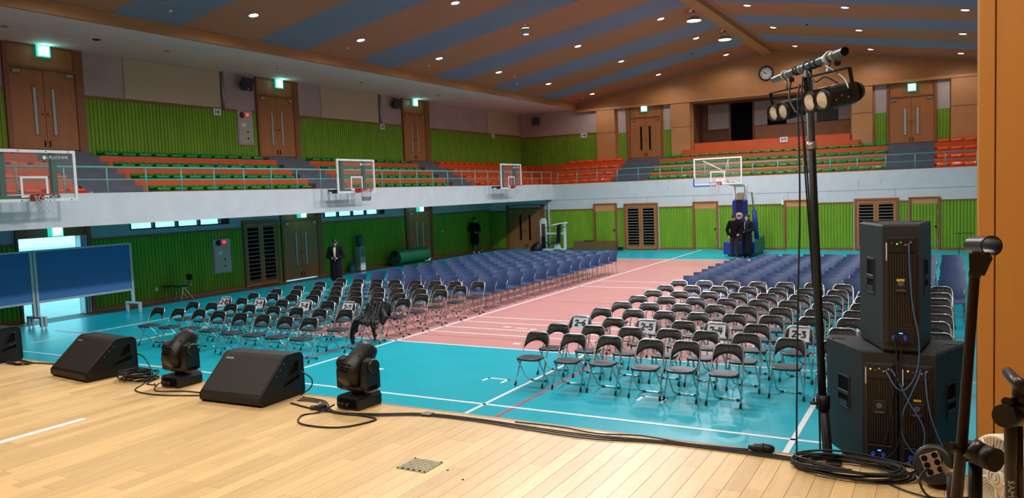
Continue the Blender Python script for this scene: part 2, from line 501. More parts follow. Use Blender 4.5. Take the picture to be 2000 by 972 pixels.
# ---- doors
NDOOR = [0]
def double_door(pl, l0, l1, f0, f1, z0, zl, zt, label, slit=(.45,1.75), slitw=.11, slits=True, bars=False, w=0.02, wood=None, transom=True):
    """frame, transom panel and two flush leaves with vision slits, knobs, closers"""
    NDOOR[0] += 1
    wood = wood or M_WOOD
    r = sroot('door_%d' % NDOOR[0], label, 'door')
    fr = MB()
    wbox(fr,pl,f0,l0,z0,zt,0,.09); wbox(fr,pl,l1,f1,z0,zt,0,.09); wbox(fr,pl,l0,l1,zl,zl+.06,0,.09)
    if zt > zl+.1: wbox(fr,pl,l0,l1,zt-.03,zt,0,.09)
    fr.build('door_frame', M_FRAME, r)
    if transom and zt > zl+.12: wbox(MB(),pl,l0,l1,zl+.06,zt-.03,0,.03).build('transom_panel', wood, r)
    mid = (l0+l1)/2
    for s,(a,b) in enumerate(((l0,mid-.004),(mid+.004,l1))):
        leaf = wbox(MB(),pl,a+.004,b,z0+.05,zl-.004,.0,.055,b=.004).build('door_leaf', wood, r)
        c = mid + (-1 if s==0 else 1)*.26*(l1-l0)/1.85
        if slits:
            wbox(MB(),pl,c-slitw/2,c+slitw/2,z0+slit[0],z0+slit[1],.05,.06).build('vision_panel', M_GLASSW if not bars else M_DARK, leaf)
            g=MB()
            for e in (-1,1): wbox(g,pl,c+e*slitw/2-.012,c+e*slitw/2+.012,z0+slit[0]-.012,z0+slit[1]+.012,.05,.066)
            for e in slit: wbox(g,pl,c-slitw/2,c+slitw/2,z0+e-.012,z0+e+.012,.05,.066)
            g.build('vision_panel_rim', M_FRAME, leaf)
        k = mid + (-1 if s==0 else 1)*.07
        kb = MB().lathe([(.012,0),(.012,.04),(.03,.05),(.032,.07),(.02,.085)], tuple(wmat(pl,k,z0+1.05,.055).translation), tuple(wmat(pl,0,0,0).to_3x3() @ Vector((0,0,1))), 10)
        kb.build('door_knob', M_BRASS, leaf)
        cl = MB(); cc = (l0+.18 if s==0 else l1-.18)
        wbox(cl,pl,cc-.1,cc+.1,zl-.14,zl-.06,.05,.11); cl.build('door_closer', M_STEEL, leaf)
        bo = MB(); wbox(bo,pl,k-.015,k+.015,z0+.12,z0+.3,.05,.07); bo.build('floor_bolt', M_DARK, leaf)
    return r
def louver_door(pl, f0, f1, zt, label, z0=0, ajar=False):
    NDOOR[0] += 1
    r = sroot('door_%d' % NDOOR[0], label, 'door')
    fr = MB(); t=.09
    wbox(fr,pl,f0,f0+t,z0,zt,0,.08); wbox(fr,pl,f1-t,f1,z0,zt,0,.08); wbox(fr,pl,f0+t,f1-t,zt-t,zt,0,.08)
    fr.build('door_frame', M_FRAME, r)
    wbox(MB(),pl,f0+t,f1-t,z0,zt-t,0,.008).build('dark_backing', M_DARK, r)
    mid=(f0+f1)/2
    for a,b in ((f0+t+.005,mid-.006),(mid+.006,f1-t-.005)):
        lf = MB(); s=.1
        wbox(lf,pl,a,a+s,z0+.03,zt-t-.01,.02,.065); wbox(lf,pl,b-s,b,z0+.03,zt-t-.01,.02,.065)
        wbox(lf,pl,a+s,b-s,z0+.03,z0+.2,.02,.065); wbox(lf,pl,a+s,b-s,zt-t-.13,zt-t-.01,.02,.065)
        leaf = lf.build('louver_leaf', M_WOOD, r)
        sl = MB(); n=14; zz0=z0+.24; zz1=zt-t-.17
        for i in range(n):
            z = zz0+(zz1-zz0)*i/(n-1)
            wbox(sl,pl,a+s,b-s,z-.008,z+.020,.022,.06)
        stuff(sl.build('louver_slats', M_LOUVER, leaf))
        k=mid+(.05 if b>mid+.2 else -.05)
        wbox(MB(),pl,k-.02,k+.02,z0+1.0,z0+1.08,.06,.10).build('door_handle', M_STEEL, leaf)
    return r

# lower left wall: open entrance, louvred doors, flush doors
NDOOR[0] += 1
ent = sroot('door_1', 'open entrance doorway full of daylight behind the bulletin boards', 'door')
fr = MB()
wbox(fr,'L',11.93,12.0,0,2.66,-.18,.06); wbox(fr,'L',12.0,13.98,2.32,2.40,-.18,.06); wbox(fr,'L',13.95,14.08,0,2.66,-.18,.08)
wbox(fr,'L',12.0,13.95,2.40,2.64,-.1,.02)
fr.build('door_frame', M_FRAME, ent)
for k in range(3): wbox(MB(),'L',13.72+k*.075,13.765+k*.075,0.02,2.32,-.1,.10).build('folded_door_leaf', M_ALU, ent)
wbox(MB(),'L',12.0,13.75,-.05,.006,-.2,.03).build('threshold', M_BLACKM, ent)

louver_door('L', 19.80, 21.48, 2.43, 'louvred wooden double door on the shaded wall under the left balcony')
double_door('L', 21.75, 23.6, 21.66, 23.85, 0.0, 2.32, 2.62, 'brown double door with daylight under it, right of the shaded louvred door', slit=(.55,1.88))
double_door('L', 29.7, 31.5, 29.5, 31.68, 0.0, 2.38, 2.62, 'brown double door under the left balcony beside the rolled green mat', slit=(.55,1.9))
# upper left wall
double_door('L', 12.1, 13.95, 11.97, 14.2, 4.75, 7.02, 7.69, 'upper left balcony double door nearest the stage', slit=(.45,1.78))
double_door('L', 20.9, 22.66, 20.8, 22.93, 4.75, 7.04, 7.69, 'upper left balcony double door in the middle, beside the steel hose cabinet', slit=(.45,1.78))
double_door('L', 29.72, 31.4, 29.62, 31.78, 4.75, 7.0, 7.69, 'upper left balcony double door farthest from the stage', slit=(.45,1.78))

# ---- far wall, lower: white concrete over green boards
wf = sroot('wall_far')
MB().box(-22.5, 6.6, YG, YG+.25, 0, 3.44).build('lower_wall', M_WHITE, wf)
gl = MB(); 
wbox(gl,'G',-18.3,6.5,2.61,2.625,0,.004)
gl.build('concrete_joint', mat('joint_grey',(120,122,128),.9,var=.1,scale=9), wf)  # grey of the concrete joint lines, used for the cracks too
for x in (-13.1,-10.75,-6.4,-2.0): wbox(MB(),'G',x-.006,x+.006,2.3,2.62,0,.004).build('concrete_joint', MATS['joint_grey'], wf)
for (x,z,h,a) in ((-2.55,2.95,.25,.1),(-3.45,2.85,.4,-.05),(-12,3.0,.18,.2)):
    MB().box(-.006,.006,-.003,0,-h/2,h/2,Matrix.Translation((x,YG,z))@Matrix.Rotation(a,4,'Y')).build('wall_crack', MATS['joint_grey'], wf)
GF = [(-22.28,-21.17),(-18.75,-16.0),(-14.68,-14.36),(-12.5,-10.82),(-9.55,-6.6),(-5.18,-3.66),(-1.86,-1.52),(-.3,6.4)]
tf = MB()
for a,b in GF:
    ribs('G',a,b,.10,2.07,wf); wbox(tf,'G',a,b,2.07,2.12,0,.05); wbox(tf,'G',a,b,0,.10,0,.045)
tf.build('wood_trim', M_FRAME, wf)
MB().tube([(-18.55,YG-.06,0),(-18.55,YG-.06,2.66)], .06, 10).build('wall_pipe', M_PAINT, wf)
double_door('G', -21.0, -19.0, -21.15, -18.82, 0.0, 2.2, 2.42, 'brown double door in the far left corner half in balcony shadow', slit=(.52,1.88), slitw=.13, bars=True, transom=False)
louver_door('G', -14.32, -12.55, 2.33, 'louvred double door on the sunny far wall left of the basketball stand')
louver_door('G', -3.62, -1.88, 2.25, 'louvred double door on the sunny far wall behind the upper loudspeaker')
def panel_door(f0,f1,zt,label):
    NDOOR[0]+=1
    r = sroot('door_%d'%NDOOR[0], label, 'door')
    fr=MB(); t=.09
    wbox(fr,'G',f0,f0+t,0,zt,0,.08); wbox(fr,'G',f1-t,f1,0,zt,0,.08); wbox(fr,'G',f0+t,f1-t,zt-.05,zt,0,.08)
    fr.build('door_frame', M_FRAME, r)
    wbox(MB(),'G',f0+t,f1-t,1.98,zt-.05,0,.03).build('transom_panel', M_TAN, r)
    leaf = wbox(MB(),'G',f0+t+.01,f1-t-.01,.04,1.95,0,.03).build('door_leaf', M_GREEN, r)
    ribs('G',f0+t+.02,f1-t-.02,.1,1.94,leaf,w0=.03)
    wbox(MB(),'G',f1-t-.1,f1-t-.05,.95,1.05,.03,.09).build('door_handle', M_DARK, leaf)
    for z in (.35,1.6): wbox(MB(),'G',f1-t-.02,f1-t+.02,z-.08,z+.08,.03,.085).build('hinge', M_STEEL, leaf)
panel_door(-15.98,-14.7,2.37,'green ribbed door with tan transom behind the low brown bench')
panel_door(-10.80,-9.57,2.32,'green ribbed door with tan transom left of the basketball stand')
panel_door(-6.58,-5.2,2.27,'green ribbed door with tan transom behind the lighting pole')
panel_door(-1.5,-.32,2.25,'green ribbed door with tan transom right of the upper loudspeaker')

# ---- far wall, upper (behind the far tiers) with the open commentary box
up = MB()
up.box(-22.5,-11.85,YF,YF+.25,2.7,10.2); up.box(-11.85,-4.12,YF,YF+.25,7.42,10.2); up.box(-11.85,-4.12,YF,YF+.25,2.7,5.0); up.box(-4.12,6.6,YF,YF+.25,2.7,10.2)
up.build('upper_wall', M_WOODL, wf)
MB().box(-22.3,-17.3,YF-.012,YF,4.4,7.7).build('plaster_panel', M_LILAC, wf)
ribs('F',-22.25,-17.32,4.55,6.25,wf,w0=.012)
wbox(MB(),'F',-22.25,-17.32,6.25,6.32,.012,.06).build('wood_trim', M_FRAME, wf)
for a,b in ((-17.3,-16.2),(-13.0,-11.95),(-4.06,-3.16),(.08,2.4)):
    wbox(MB(),'F',a,b,4.6,6.22,0,.22,b=.008).build('pilaster_panel', M_WOODL, wf)
    wbox(MB(),'F',a,b,6.24,7.55,0,.22,b=.008).build('pilaster_panel', M_WOODL, wf)
wbox(MB(),'F',-18.6,2.7,7.5,7.62,0,.26).build('wood_fascia', M_WOODL, wf)
for a,b in ((-16.05,-15.6),(-13.43,-13.04),(-3.06,-2.57),(-.48,.05)):
    wbox(MB(),'F',a,b,6.18,7.5,.0,.03).build('plaster_strip', M_LILAC, wf)
    ribs('F',a,b,4.6,6.18,wf,w0=.01)
double_door('F', -15.36, -13.6, -15.53, -13.5, 4.7, 6.9, 7.5, 'far balcony double door left of the clock with dark glass slits', slit=(.45,1.75), slitw=.12, bars=True)
double_door('F', -2.46, -.6, -2.56, -.48, 4.66, 6.82, 7.5, 'far balcony double door at the right with pale glass slits', slit=(.42,1.68), slitw=.12)
# commentary box
bx = MB()
bx.box(-11.95,-4.0,YF+1.8,YF+1.9,4.9,7.6); bx.box(-11.95,-11.85,YF+.2,YF+1.9,4.9,7.6); bx.box(-4.12,-4.0,YF+.2,YF+1.9,4.9,7.6)
bx.box(-11.95,-4.0,YF+.2,YF+1.9,7.42,7.6); bx.box(-11.95,-4.0,YF+.2,YF+1.9,4.8,5.0)
bx.build('commentary_box', mat('box_brown_paint',(128,84,62),.8,var=.06,scale=2), wf)
wbox(MB(),'F',-11.5,-10.35,6.1,7.42,-1.8,-1.7).build('plaster_panel', M_LILAC, wf)
wbox(MB(),'F',-9.05,-4.14,6.15,7.42,-1.8,-1.7).build('plaster_panel', M_LILAC, wf)
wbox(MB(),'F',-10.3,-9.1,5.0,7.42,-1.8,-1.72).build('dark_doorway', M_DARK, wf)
for x in (-10.32,-9.07): wbox(MB(),'F',x-.05,x+.05,5.0,7.42,-1.8,-1.66).build('box_post', M_FRAME, wf)
wbox(MB(),'F',-9.0,-4.14,5.0,6.12,-1.8,-1.68).build('wood_dado', M_WOOD, wf)
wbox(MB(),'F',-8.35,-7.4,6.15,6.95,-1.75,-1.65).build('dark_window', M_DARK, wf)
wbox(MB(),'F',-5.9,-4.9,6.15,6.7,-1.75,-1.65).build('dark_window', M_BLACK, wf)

# ---- balcony: slabs, parapets, tiers, stairs
bal = sroot('trim_1', 'white concrete balcony with orange seating tiers along the left and far walls', 'balcony')
b = MB(); b.box(XL-.2,-18.3,2,37.4,2.66,3.2); b.box(-18.5,-18.3,2,37.2,3.2,3.46)
b.build('left_parapet', M_WHITE, bal)
b = MB(); b.box(-22.5,2.35,37.4,41.3,2.7,3.2); b.box(-18.3,2.35,YG+.02,YG+.2,3.2,3.44)
b.build('far_parapet', M_WHITE, bal)
b = MB(); b.box(2.35,6.6,5.4,37.4,2.66,3.2); b.box(2.35,2.55,5.4,37.2,3.2,3.46); b.build('right_parapet', M_WHITE, bal)
STL = [(12.3,14.1),(20.95,22.65),(29.75,31.45)]
STF = [(-15.45,-13.5),(-2.5,-.55)]
XT = [-19.3,-20.05,-20.8,-21.55]; YT = [38.2,38.95,39.7,40.45]; ZT = [3.5,3.87,4.24,4.61]
def segs(lo, hi, cuts):
    out=[]; a=lo
    for c0,c1 in cuts:
        if c0>a: out.append((a,min(c0,hi)))
        a=max(a,c1)
    if a<hi: out.append((a,hi))
    return out
for i in range(4):
    zb = 3.2 if i==0 else ZT[i-1]
    for a,bb in segs(7.0, YT[i], STL): MB().box(XL,XT[i],a,bb,zb,ZT[i]).build('seating_tier', M_ORANGE, bal)
    for a,bb in segs(XL, 4.0, STF): MB().box(a,bb,YT[i],YF,zb,ZT[i]).build('seating_tier', M_ORANGE, bal)
for si,(a,bb) in enumerate(STL):
    for k in range(9):
        x = -18.93-.375*k
        MB().box(XL,x,a,bb,3.2 if k==0 else 3.13+.185*k,min(3.315+.185*k,4.75)-.004).build('stair_step', M_STAIR, bal)
for si,(a,bb) in enumerate(STF):
    for k in range(9):
        y = 37.83+.375*k
        MB().box(a,bb,y,YF,3.2 if k==0 else 3.13+.185*k,min(3.315+.185*k,4.68)-.004).build('stair_step', M_STAIR, bal)
for (x0,x1,z0,z1,y0) in ((-12.35,-3.75,4.61,5.0,40.75),(-11.75,-4.16,5.0,5.32,41.0)):
    MB().box(x0,x1,y0,YF,z0,z1).build('orange_parapet', M_ORANGE, bal)

# ---- ceiling: soffits, bands, striped gable panels, ridge beam
ce = sroot('ceiling')
def cz(x): return 9.8 - .17*abs(x+7.95)
MB().box(-22.5,-18.6,2,41.4,7.7,7.8).build('soffit', M_SOFFIT, ce)
MB().box(2.7,6.6,2,41.4,7.7,7.8).build('soffit', M_SOFFIT, ce)
MB().box(-18.62,-18.5,2,YF,7.695,8.0).build('eaves_band', M_WOODL, ce)
MB().box(2.6,2.72,2,YF,7.695,8.0).build('eaves_band', M_WOODL, ce)
def slope_panel(name, m, s, y0, y1, rib):
    xe = -18.56 if s<0 else 2.66
    mb = MB()
    if not rib:
        z0=cz(xe); z1=cz(-7.95)
        mb.prism([(xe,z0),(-7.95,z1),(-7.95,z1+.05),(xe,z0+.05)], y0, y1, 'y')
    else:
        n=30; p=(y1-y0)/n; A=[];B=[]
        for i in range(n):
            for t,h in ((0,0.008),(.15,-.008),(.6,-.008),(.75,0.008)):
                y=y0+(i+t)*p; A.append((xe,y,cz(xe)+h)); B.append((-7.95,y,cz(-7.95)+h))
        A.append((xe,y1,cz(xe)+.008)); B.append((-7.95,y1,cz(-7.95)+.008))
        mb.grid([A,B],smooth=False)
    return mb.build(name, m, ce)
for s in (-1,1):
    y = 3.28 - 4.72
    edges=[]
    for k in range(9):
        b0 = 12.7 + 4.72*(k-2)
        slope_panel('blue_ceiling_panel', M_CEILB, s, b0, b0+2.06, True)
        slope_panel('orange_ceiling_panel', M_CEIL, s, b0+2.06, min(b0+4.72, YF), False) if b0+2.06 < YF else None
rf = MB(); 
rf.prism([(-18.7,8.2),(-7.95,10.05),(2.8,8.2),(2.8,8.3),(-7.95,10.2),(-18.7,8.3)], 2, 41.5, 'y')
rf.box(-22.6,-18.6,2,41.5,7.8,8.3); rf.box(2.7,6.7,2,41.5,7.8,8.3)
rf.build('roof_deck', M_VOID, ce)
MB().box(-8.2,-7.7,3,YF,9.52,9.8).build('ridge_beam', M_WOODL, ce)
MB().box(-8.4,-7.5,3,YF,9.71,9.74).build('ridge_trim', M_CEIL, ce)

# ---- right wall, stage house
struct('wall_right', MB().box(6.4,6.6,2,41.4,0,7.8), M_PAINT)
nr = MB(); nr.box(-22.5,-13,5.2,5.4,0,10); nr.box(-13,6.6,5.2,5.4,6.9,10); nr.box(3.5,6.6,5.2,5.4,0,7)
struct('wall_near', nr, M_VOID)
sh = MB(); sh.box(-13.2,-13,-2.2,5.4,0,7.4); sh.box(-13.2,6.6,-2.2,-2.0,0,7.4); sh.box(6.4,6.6,-2.2,5.4,0,7.4); sh.box(-13.2,6.6,-2.2,5.4,7.4,7.5)
struct('wall_stage', sh, M_VOID)

# ---- stage with maple boards
SZ = 1.3; SE = 5.18
stg = sroot('trim_2', 'raised stage floored with pale maple boards', 'stage')
MB().box(-13,6.4,-2,SE-.03,0,SZ-.012).build('stage_deck', M_EDGE, stg)
MB().box(-13,6.4,SE-.03,SE,0,SZ).build('stage_nosing', M_EDGE, stg)
PW=.112; PLM={}
npl=0; rest=MB(); planks=[]
rnd=random.Random(11)
nx=int((6.3+12.9)/PW)
for i in range(nx):
    x0=-12.9+i*PW
    y=SE-.031; 
    y -= 0
    first=True
    while y>-1.9:
        L=rnd.choice((.75,1.05,1.35,1.65,1.95))
        if first: L*=rnd.choice((.35,.6,1.0)); first=False
        L=round(max(L,.3),2)
        y0=max(y-L,-2)
        planks.append((x0,y0,y)); y=y0
def pvis(x,y):
    d=Vector((x,y,SZ-CH)); z=d.dot(FW)
    if z<.2: return None
    return (1000+1522.9*d.dot(RT)/z, 486-1522.9*d.dot(UP)/z, z)
sco=[]
for (x0,a,bb) in planks:
    q=[pvis(x0+PW/2,t) for t in (a,(a+bb)/2,bb)]
    v=[p for p in q if p and -60<p[0]<1960 and p[1]<1010]
    if v: sco.append((min(p[2] for p in v),(x0,a,bb)))
sco.sort(); near=set(t for _,t in sco[:300])
for (x0,a,bb) in planks:
    g=.0009
    if (x0,a,bb) in near:
        L=round(bb-a,3)
        if L not in PLM:
            PLM[L]=MB().bbox(g,PW-g,g,L-g,-.012,0,b=.0008).mesh('plank',M_PLANK)
        o=link('plank',PLM[L],stg,(x0,a,SZ))
    else: rest.box(x0+g,x0+PW-g,a+g,bb-g,SZ-.012,SZ)
stuff(rest.build('far_planks', M_PLANK, stg))
MB().bbox(-6.38,-6.31,2.6,3.84,SZ+.0005,SZ+.003,b=.0008).build('white_floor_tape', M_PAPER, stg)
# proscenium panelling at the right edge of the stage
pp = sroot('trim_3', 'honey wood panelled proscenium at the right edge of the stage', 'panel')
MB().bbox(.145,.222,5.10,5.4,SZ,7,b=.004).build('edge_panel', M_POST, pp)
MB().bbox(.227,3.5,5.105,5.4,SZ,7,b=.004).build('face_panel', M_POST, pp)

# ------------------------------------------------------------------ ceiling lamps
CXS = [(-16.9,'left slope, outer row'),(-13.15,'left slope, middle row'),(-9.65,'left slope, row by the ridge'),
       (-6.4,'right slope, row by the ridge'),(-3.12,'right slope, middle row'),(.45,'right slope, outer row')]
CYS = [39.6,34.3,29.5,25.0,20.45,15.9]
FROMFAR = ['nearest the far wall','second from the far wall','third from the far wall','fourth from the far wall','fifth from the far wall','sixth from the far wall']
rim_me = MB().lathe([(.125,-.005),(.165,-.02),(.165,.0),(.12,.03),(.115,.0)], n=16, cap=False).mesh('trim_ring', M_PAINT)
disc_me = MB().lathe([(.0,-.012),(.08,-.012),(.120,.002)], n=16, cap=False).mesh('lamp_disc', M_LAMP)
spot_fix = None
for (x,row) in CXS:
    for k,y in enumerate(CYS):
        ang = math.atan(.17)*(1 if x>-7.95 else -1)
        if x==-13.15 and k==3:
            t = thing('downlight','swivelled downlight hanging out of its hole on the left slope, middle row','lamp',(x,y,cz(x)-.01),0,'recessed ceiling downlights')
            link('trim_ring',rim_me,t)
            hd = MB().lathe([(.09,.0),(.13,.05),(.13,.20),(.11,.21)],n=14,cap=False,c=(.03,-.04,-.24)).build('lamp_head',M_PAINT,t)
            MB().lathe([(0,0),(.11,0)],c=(.03,-.04,-.2),n=14,cap=False).build('lamp_disc',M_LAMP,hd)
            MB().ell((.0,.0,-.01),(.10,.10,.02)).build('bulb',M_LAMP,t)
        else:
            t = thing('downlight','round recessed downlight on the %s, %s'%(row,FROMFAR[k]),'lamp',(x,y,cz(x)-.005),0,'recessed ceiling downlights')
            t.rotation_euler=(0,ang,0)
            link('trim_ring',rim_me,t); link('lamp_disc',disc_me,t)
        lamp('downlight_beam','SPOT',(x,y,cz(x)-.06),LIGHT_HALL,(1.0,.95,.87),size=.12,spot=math.radians(164))
    for y in (11.2,6.9):
        lamp('downlight_beam','SPOT',(x,y,cz(x)-.06),LIGHT_HALL,(1.0,.95,.87),size=.12,spot=math.radians(164))
for k,y in enumerate((34.5,29.8)):
    t = thing('high_bay_lamp','bell shaped high bay lamp hanging from the ridge, %s' % ('nearer the clock' if k==0 else 'nearer the stage of the two'),'lamp',(-8.45,y,cz(-8.45)),0,'high bay lamps on the ridge')
    MB().tube([(0,0,0),(0,0,-.22)],.025,8).build('hanger',M_BLACKM,t)
    MB().lathe([(.07,.05),(.07,0)],n=12,c=(0,0,-.06)).build('ceiling_rose',M_BLACKM,t)
    sh_=MB().lathe([(.06,-.18),(.12,-.24),(.20,-.27),(.25,-.33),(.27,-.40)],n=20,cap=False).build('shade',M_STEEL,t)
    MB().lathe([(0,-.41),(.18,-.41),(.26,-.395)],n=20,cap=False).build('lamp_disc',M_LAMP,t)
for y in (34.5,29.8,25.1,20.4,15.7,11):
    lamp('high_bay_beam','SPOT',(-8.45,y,cz(-8.45)-.46),LIGHT_BAY,(.95,.96,1.0),size=.25,spot=math.radians(165))
for i,(x,y,m) in enumerate(((-17.66,13.8,0),(-17.6,20.6,0),(-17.6,25.3,0),(-16.9,30.9,0),(-17.6,32.4,0),(-17.55,39.8,0),(-10.6,37.0,1),(-4.9,33.2,1))):
    z=cz(x)
    lab = ['first from the stage','second from the stage','third from the stage','fourth from the stage','fifth from the stage','in the far corner'][i] if i<6 else ''
    t=MB().lathe([(.05,0),(.05,-.03),(.03,-.05),(.0,-.05)],n=12,c=(0,0,0)).build('smoke_detector',M_PAPER if m==0 else M_BLACK,None,(x,y,z-.0))
    tag(t,('small white smoke detector along the left eaves, '+lab) if m==0 else ('small dark sprinkler cap on the %s ceiling slope' % ('left' if x<-8 else 'right')),'detector','ceiling detectors')
for i,(x,y) in enumerate(((-20.4,13.5),(-20.55,11.2),(-20.4,15.7),(-20.4,20.2),(-20.4,24.6),(-20.4,30.0))):
    t=MB().lathe([(.11 if i==0 else .09,0),(.11 if i==0 else .09,-.015),(.05,-.03)],n=14).build('soffit_vent',M_BLACKM if i==0 else M_STEEL,None,(x,y,7.70))
    tag(t,('round dark vent disc in the white soffit above the left doors') if i==0 else 'small round fitting in the white soffit, %s from the stage'%ORD[i-1],'vent','soffit fittings')

# ------------------------------------------------------------------ wall fittings
def exit_sign(pl,u,v,wd,h,label,w0=.0,boxed=False):
    M=wmat(pl,u,v,w0); 
    o=thing('exit_sign',label,'sign',tuple(M.translation),0,'glowing exit signs')
    R3=M.to_3x3().to_4x4()
    MB().bbox(-wd/2,wd/2,-h/2,h/2,0,.06 if not boxed else .2,b=.006,M=R3).build('housing',M_EXITG,o)
    d=.061 if not boxed else .201
    f=MB().box(-wd*.38,wd*.38,-h*.38,h*.38,d,d+.003,R3).build('glowing_face',M_EXITW,o)
    s=wd*.3; g=MB()
    g.ell(R3@Vector((.12*s,.75*s,d+.005)),s*.17,8,6)
    strokes(g,[[(.1*s,.5*s),(-.1*s,-.1*s),(.35*s,-.4*s),(.25*s,-.9*s)],[(-.1*s,-.1*s),(-.5*s,-.5*s),(-.8*s,-.4*s)],[(.1*s,.45*s),(.5*s,.25*s)],[(.1*s,.45*s),(-.35*s,.4*s),(-.5*s,.1*s)]],s*.2,R3@Matrix.Translation((0,0,d+.003)),.002)
    g.build('running_man',M_EXITF,f)
    L=lamp('exit_glow','POINT',tuple(R3@Vector((0,0,d+.12))),2.2,(.35,1,.9),parent=o,size=.1)
    return o
exit_sign('L',13.06,7.54,.38,.33,'green exit sign over the upper left door nearest the stage',.09)
exit_sign('L',21.92,7.54,.38,.33,'green exit sign over the middle upper left door',.09)
exit_sign('L',30.6,7.54,.38,.33,'green exit sign over the farthest upper left door',.09)
exit_sign('F',-14.5,7.4,.36,.36,'green exit sign over the far balcony door left of the clock',.10)
exit_sign('F',-1.5,7.25,.36,.36,'green exit sign over the far balcony door at the right',.10)
exit_sign('L',12.98,2.48,.34,.28,'green exit sign over the open entrance by the bulletin boards',.06,True)
exit_sign('L',22.65,2.52,.34,.18,'green exit sign half hidden by the balcony, right of the shaded louvred door',.09,True)
exit_sign('L',30.5,2.48,.36,.24,'green exit sign over the door beside the rolled green mat',.09,True)

def hose_cabinet(u0,u1,v0,v1,label):
    M=wmat('L',(u0+u1)/2,(v0+v1)/2,0); o=thing('fire_hose_cabinet',label,'cabinet',tuple(M.translation)); R3=M.to_3x3().to_4x4()
    a=(u1-u0)/2;b_=(v1-v0)/2
    MB().bbox(-a,a,-b_,b_,0,.05,b=.008,M=R3).build('cabinet_frame',M_STEEL,o)
    d=MB().bbox(-a+.04,a-.04,-b_+.04,b_-.28,.05,.062,b=.004,M=R3).build('cabinet_door',M_STEEL,o)
    for z in (-.12,-.36): MB().lathe([(.0,.0),(.03,.0),(.03,.02),(.0,.025)],c=R3@Vector((.08,z,.062)),axis=R3@Vector((0,0,1)),n=10).build('latch',M_BLACK,d)
    MB().box(-.18,.0,.05,.18,.062,.064,R3).build('notice',M_PAPER,d)
    MB().lathe([(.0,0),(.105,0),(.105,.03),(.05,.06),(.0,.065)],c=R3@Vector((-.14,b_-.14,.05)),axis=R3@Vector((0,0,1)),n=16).build('alarm_bell',mat('dull_red_bell',(92,38,40),.5,var=.1,scale=14),o)
    MB().ell(R3@Vector((.10,b_-.12,.06)),(.05,.05,.05)).build('pilot_lamp',M_REDL,o)
hose_cabinet(18.46,19.22,.66,1.87,'steel fire hose cabinet with red pilot lamp on the lower left wall')
hose_cabinet(19.88,20.6,5.17,6.39,'steel fire hose cabinet with red pilot lamp on the upper left balcony wall')

def wall_speaker(pl,u,v,label,yaw):
    M=wmat(pl,u,v,0); o=thing('wall_loudspeaker',label,'speaker',tuple(M.translation),0,'black wall loudspeakers')
    R3=M.to_3x3().to_4x4()
    MB().box(-.05,.05,-.05,.1,0,.14,R3).build('bracket',M_BLACKM,o)
    T=R3@Matrix.Translation((0,0,.26))@Matrix.Rotation(yaw,4,'Y')@Matrix.Rotation(.32,4,'X')@Matrix.Rotation(-.12,4,'Z')@Matrix.Scale(.82,4)
    c=MB().prism([(-.2,-.15),(.2,-.15),(.26,.15),(-.26,.15)],-.27,.27,'y',T).build('cabinet',M_BLACK,o)
    MB().bbox(-.23,.23,-.24,.24,.15,.162,b=.006,M=T).build('grille',M_BLACKM,c)
    MB().lathe([(0,0),(.03,0),(.025,.01)],c=T@Vector((.08,-.2,.162)),axis=T.to_3x3()@Vector((0,0,1)),n=8).build('badge',M_STEEL,c)
wall_speaker('L',20.2,7.35,'black wall loudspeaker left of the middle upper left door',-.5)
wall_speaker('L',29.0,7.35,'black wall loudspeaker left of the farthest upper left door',-.5)
wall_speaker('F',-21.1,7.2,'small black wall loudspeaker in the far left balcony corner',.5)

def paper_sign(pl,u,v,txt,label,s=.3):
    M=wmat(pl,u,v,.06); o=thing('section_sign',label,'sign',tuple(M.translation),0,'printed section signs'); R3=M.to_3x3().to_4x4()
    c=MB().box(-s*.55,s*.55,-s*.38,s*.38,0,.004,R3).build('card',M_PAPER,o)
    pen(MB(),txt,s*.36,R3@Matrix.Translation((0,0,.004)),s*.085).build('lettering',M_INK,o)
paper_sign('L',19.0,6.28,'1-11','white card reading 1-11 on the upper left wall')
paper_sign('L',28.1,6.28,'1-10','white card reading 1-10 on the upper left wall')
paper_sign('L',37.9,6.3,'1-9','white card reading 1-9 on the upper left wall')
paper_sign('F',-18.15,6.2,'1-8','white card reading 1-8 on the far green boards',.34)
paper_sign('F',-7.2,5.22,'1-7','white card reading 1-7 on the orange parapet under the clock',.34)
for o in COL.objects:
    if o.name.startswith('section_sign') and o['label'].find('1-7')>=0: o.location.y -= .2

# clock
o=thing('wall_clock','round white wall clock with black rim on the far gable','clock',(-8.05,YF-.005,8.6))
MB().lathe([(.29,0),(.36,.0),(.37,.05),(.32,.07),(.30,.05)],axis=(0,-1,0),n=28,cap=False).build('rim',M_BLACK,o)
MB().lathe([(0,.02),(.315,.02)],axis=(0,-1,0),n=28,cap=False).build('dial',M_PAPER,o)
CM=Matrix(((1,0,0,0),(0,0,-1,-.025),(0,1,0,0),(0,0,0,1)))
for k in range(12):
    a=k*PI/6; strokes(MB(),[[(.23*math.sin(a),.23*math.cos(a)),(.27*math.sin(a),.27*math.cos(a))]],.03,CM).build('hour_mark',M_INK,o)
for a,L,wd in ((-1.05,.16,.025),(-1.2,.1,.03)):
    strokes(MB(),[[(-.03*math.sin(a),-.03*math.cos(a)),(L*math.sin(a),L*math.cos(a))]],wd,CM@Matrix.Translation((0,0,.003))).build('hand',M_INK,o)
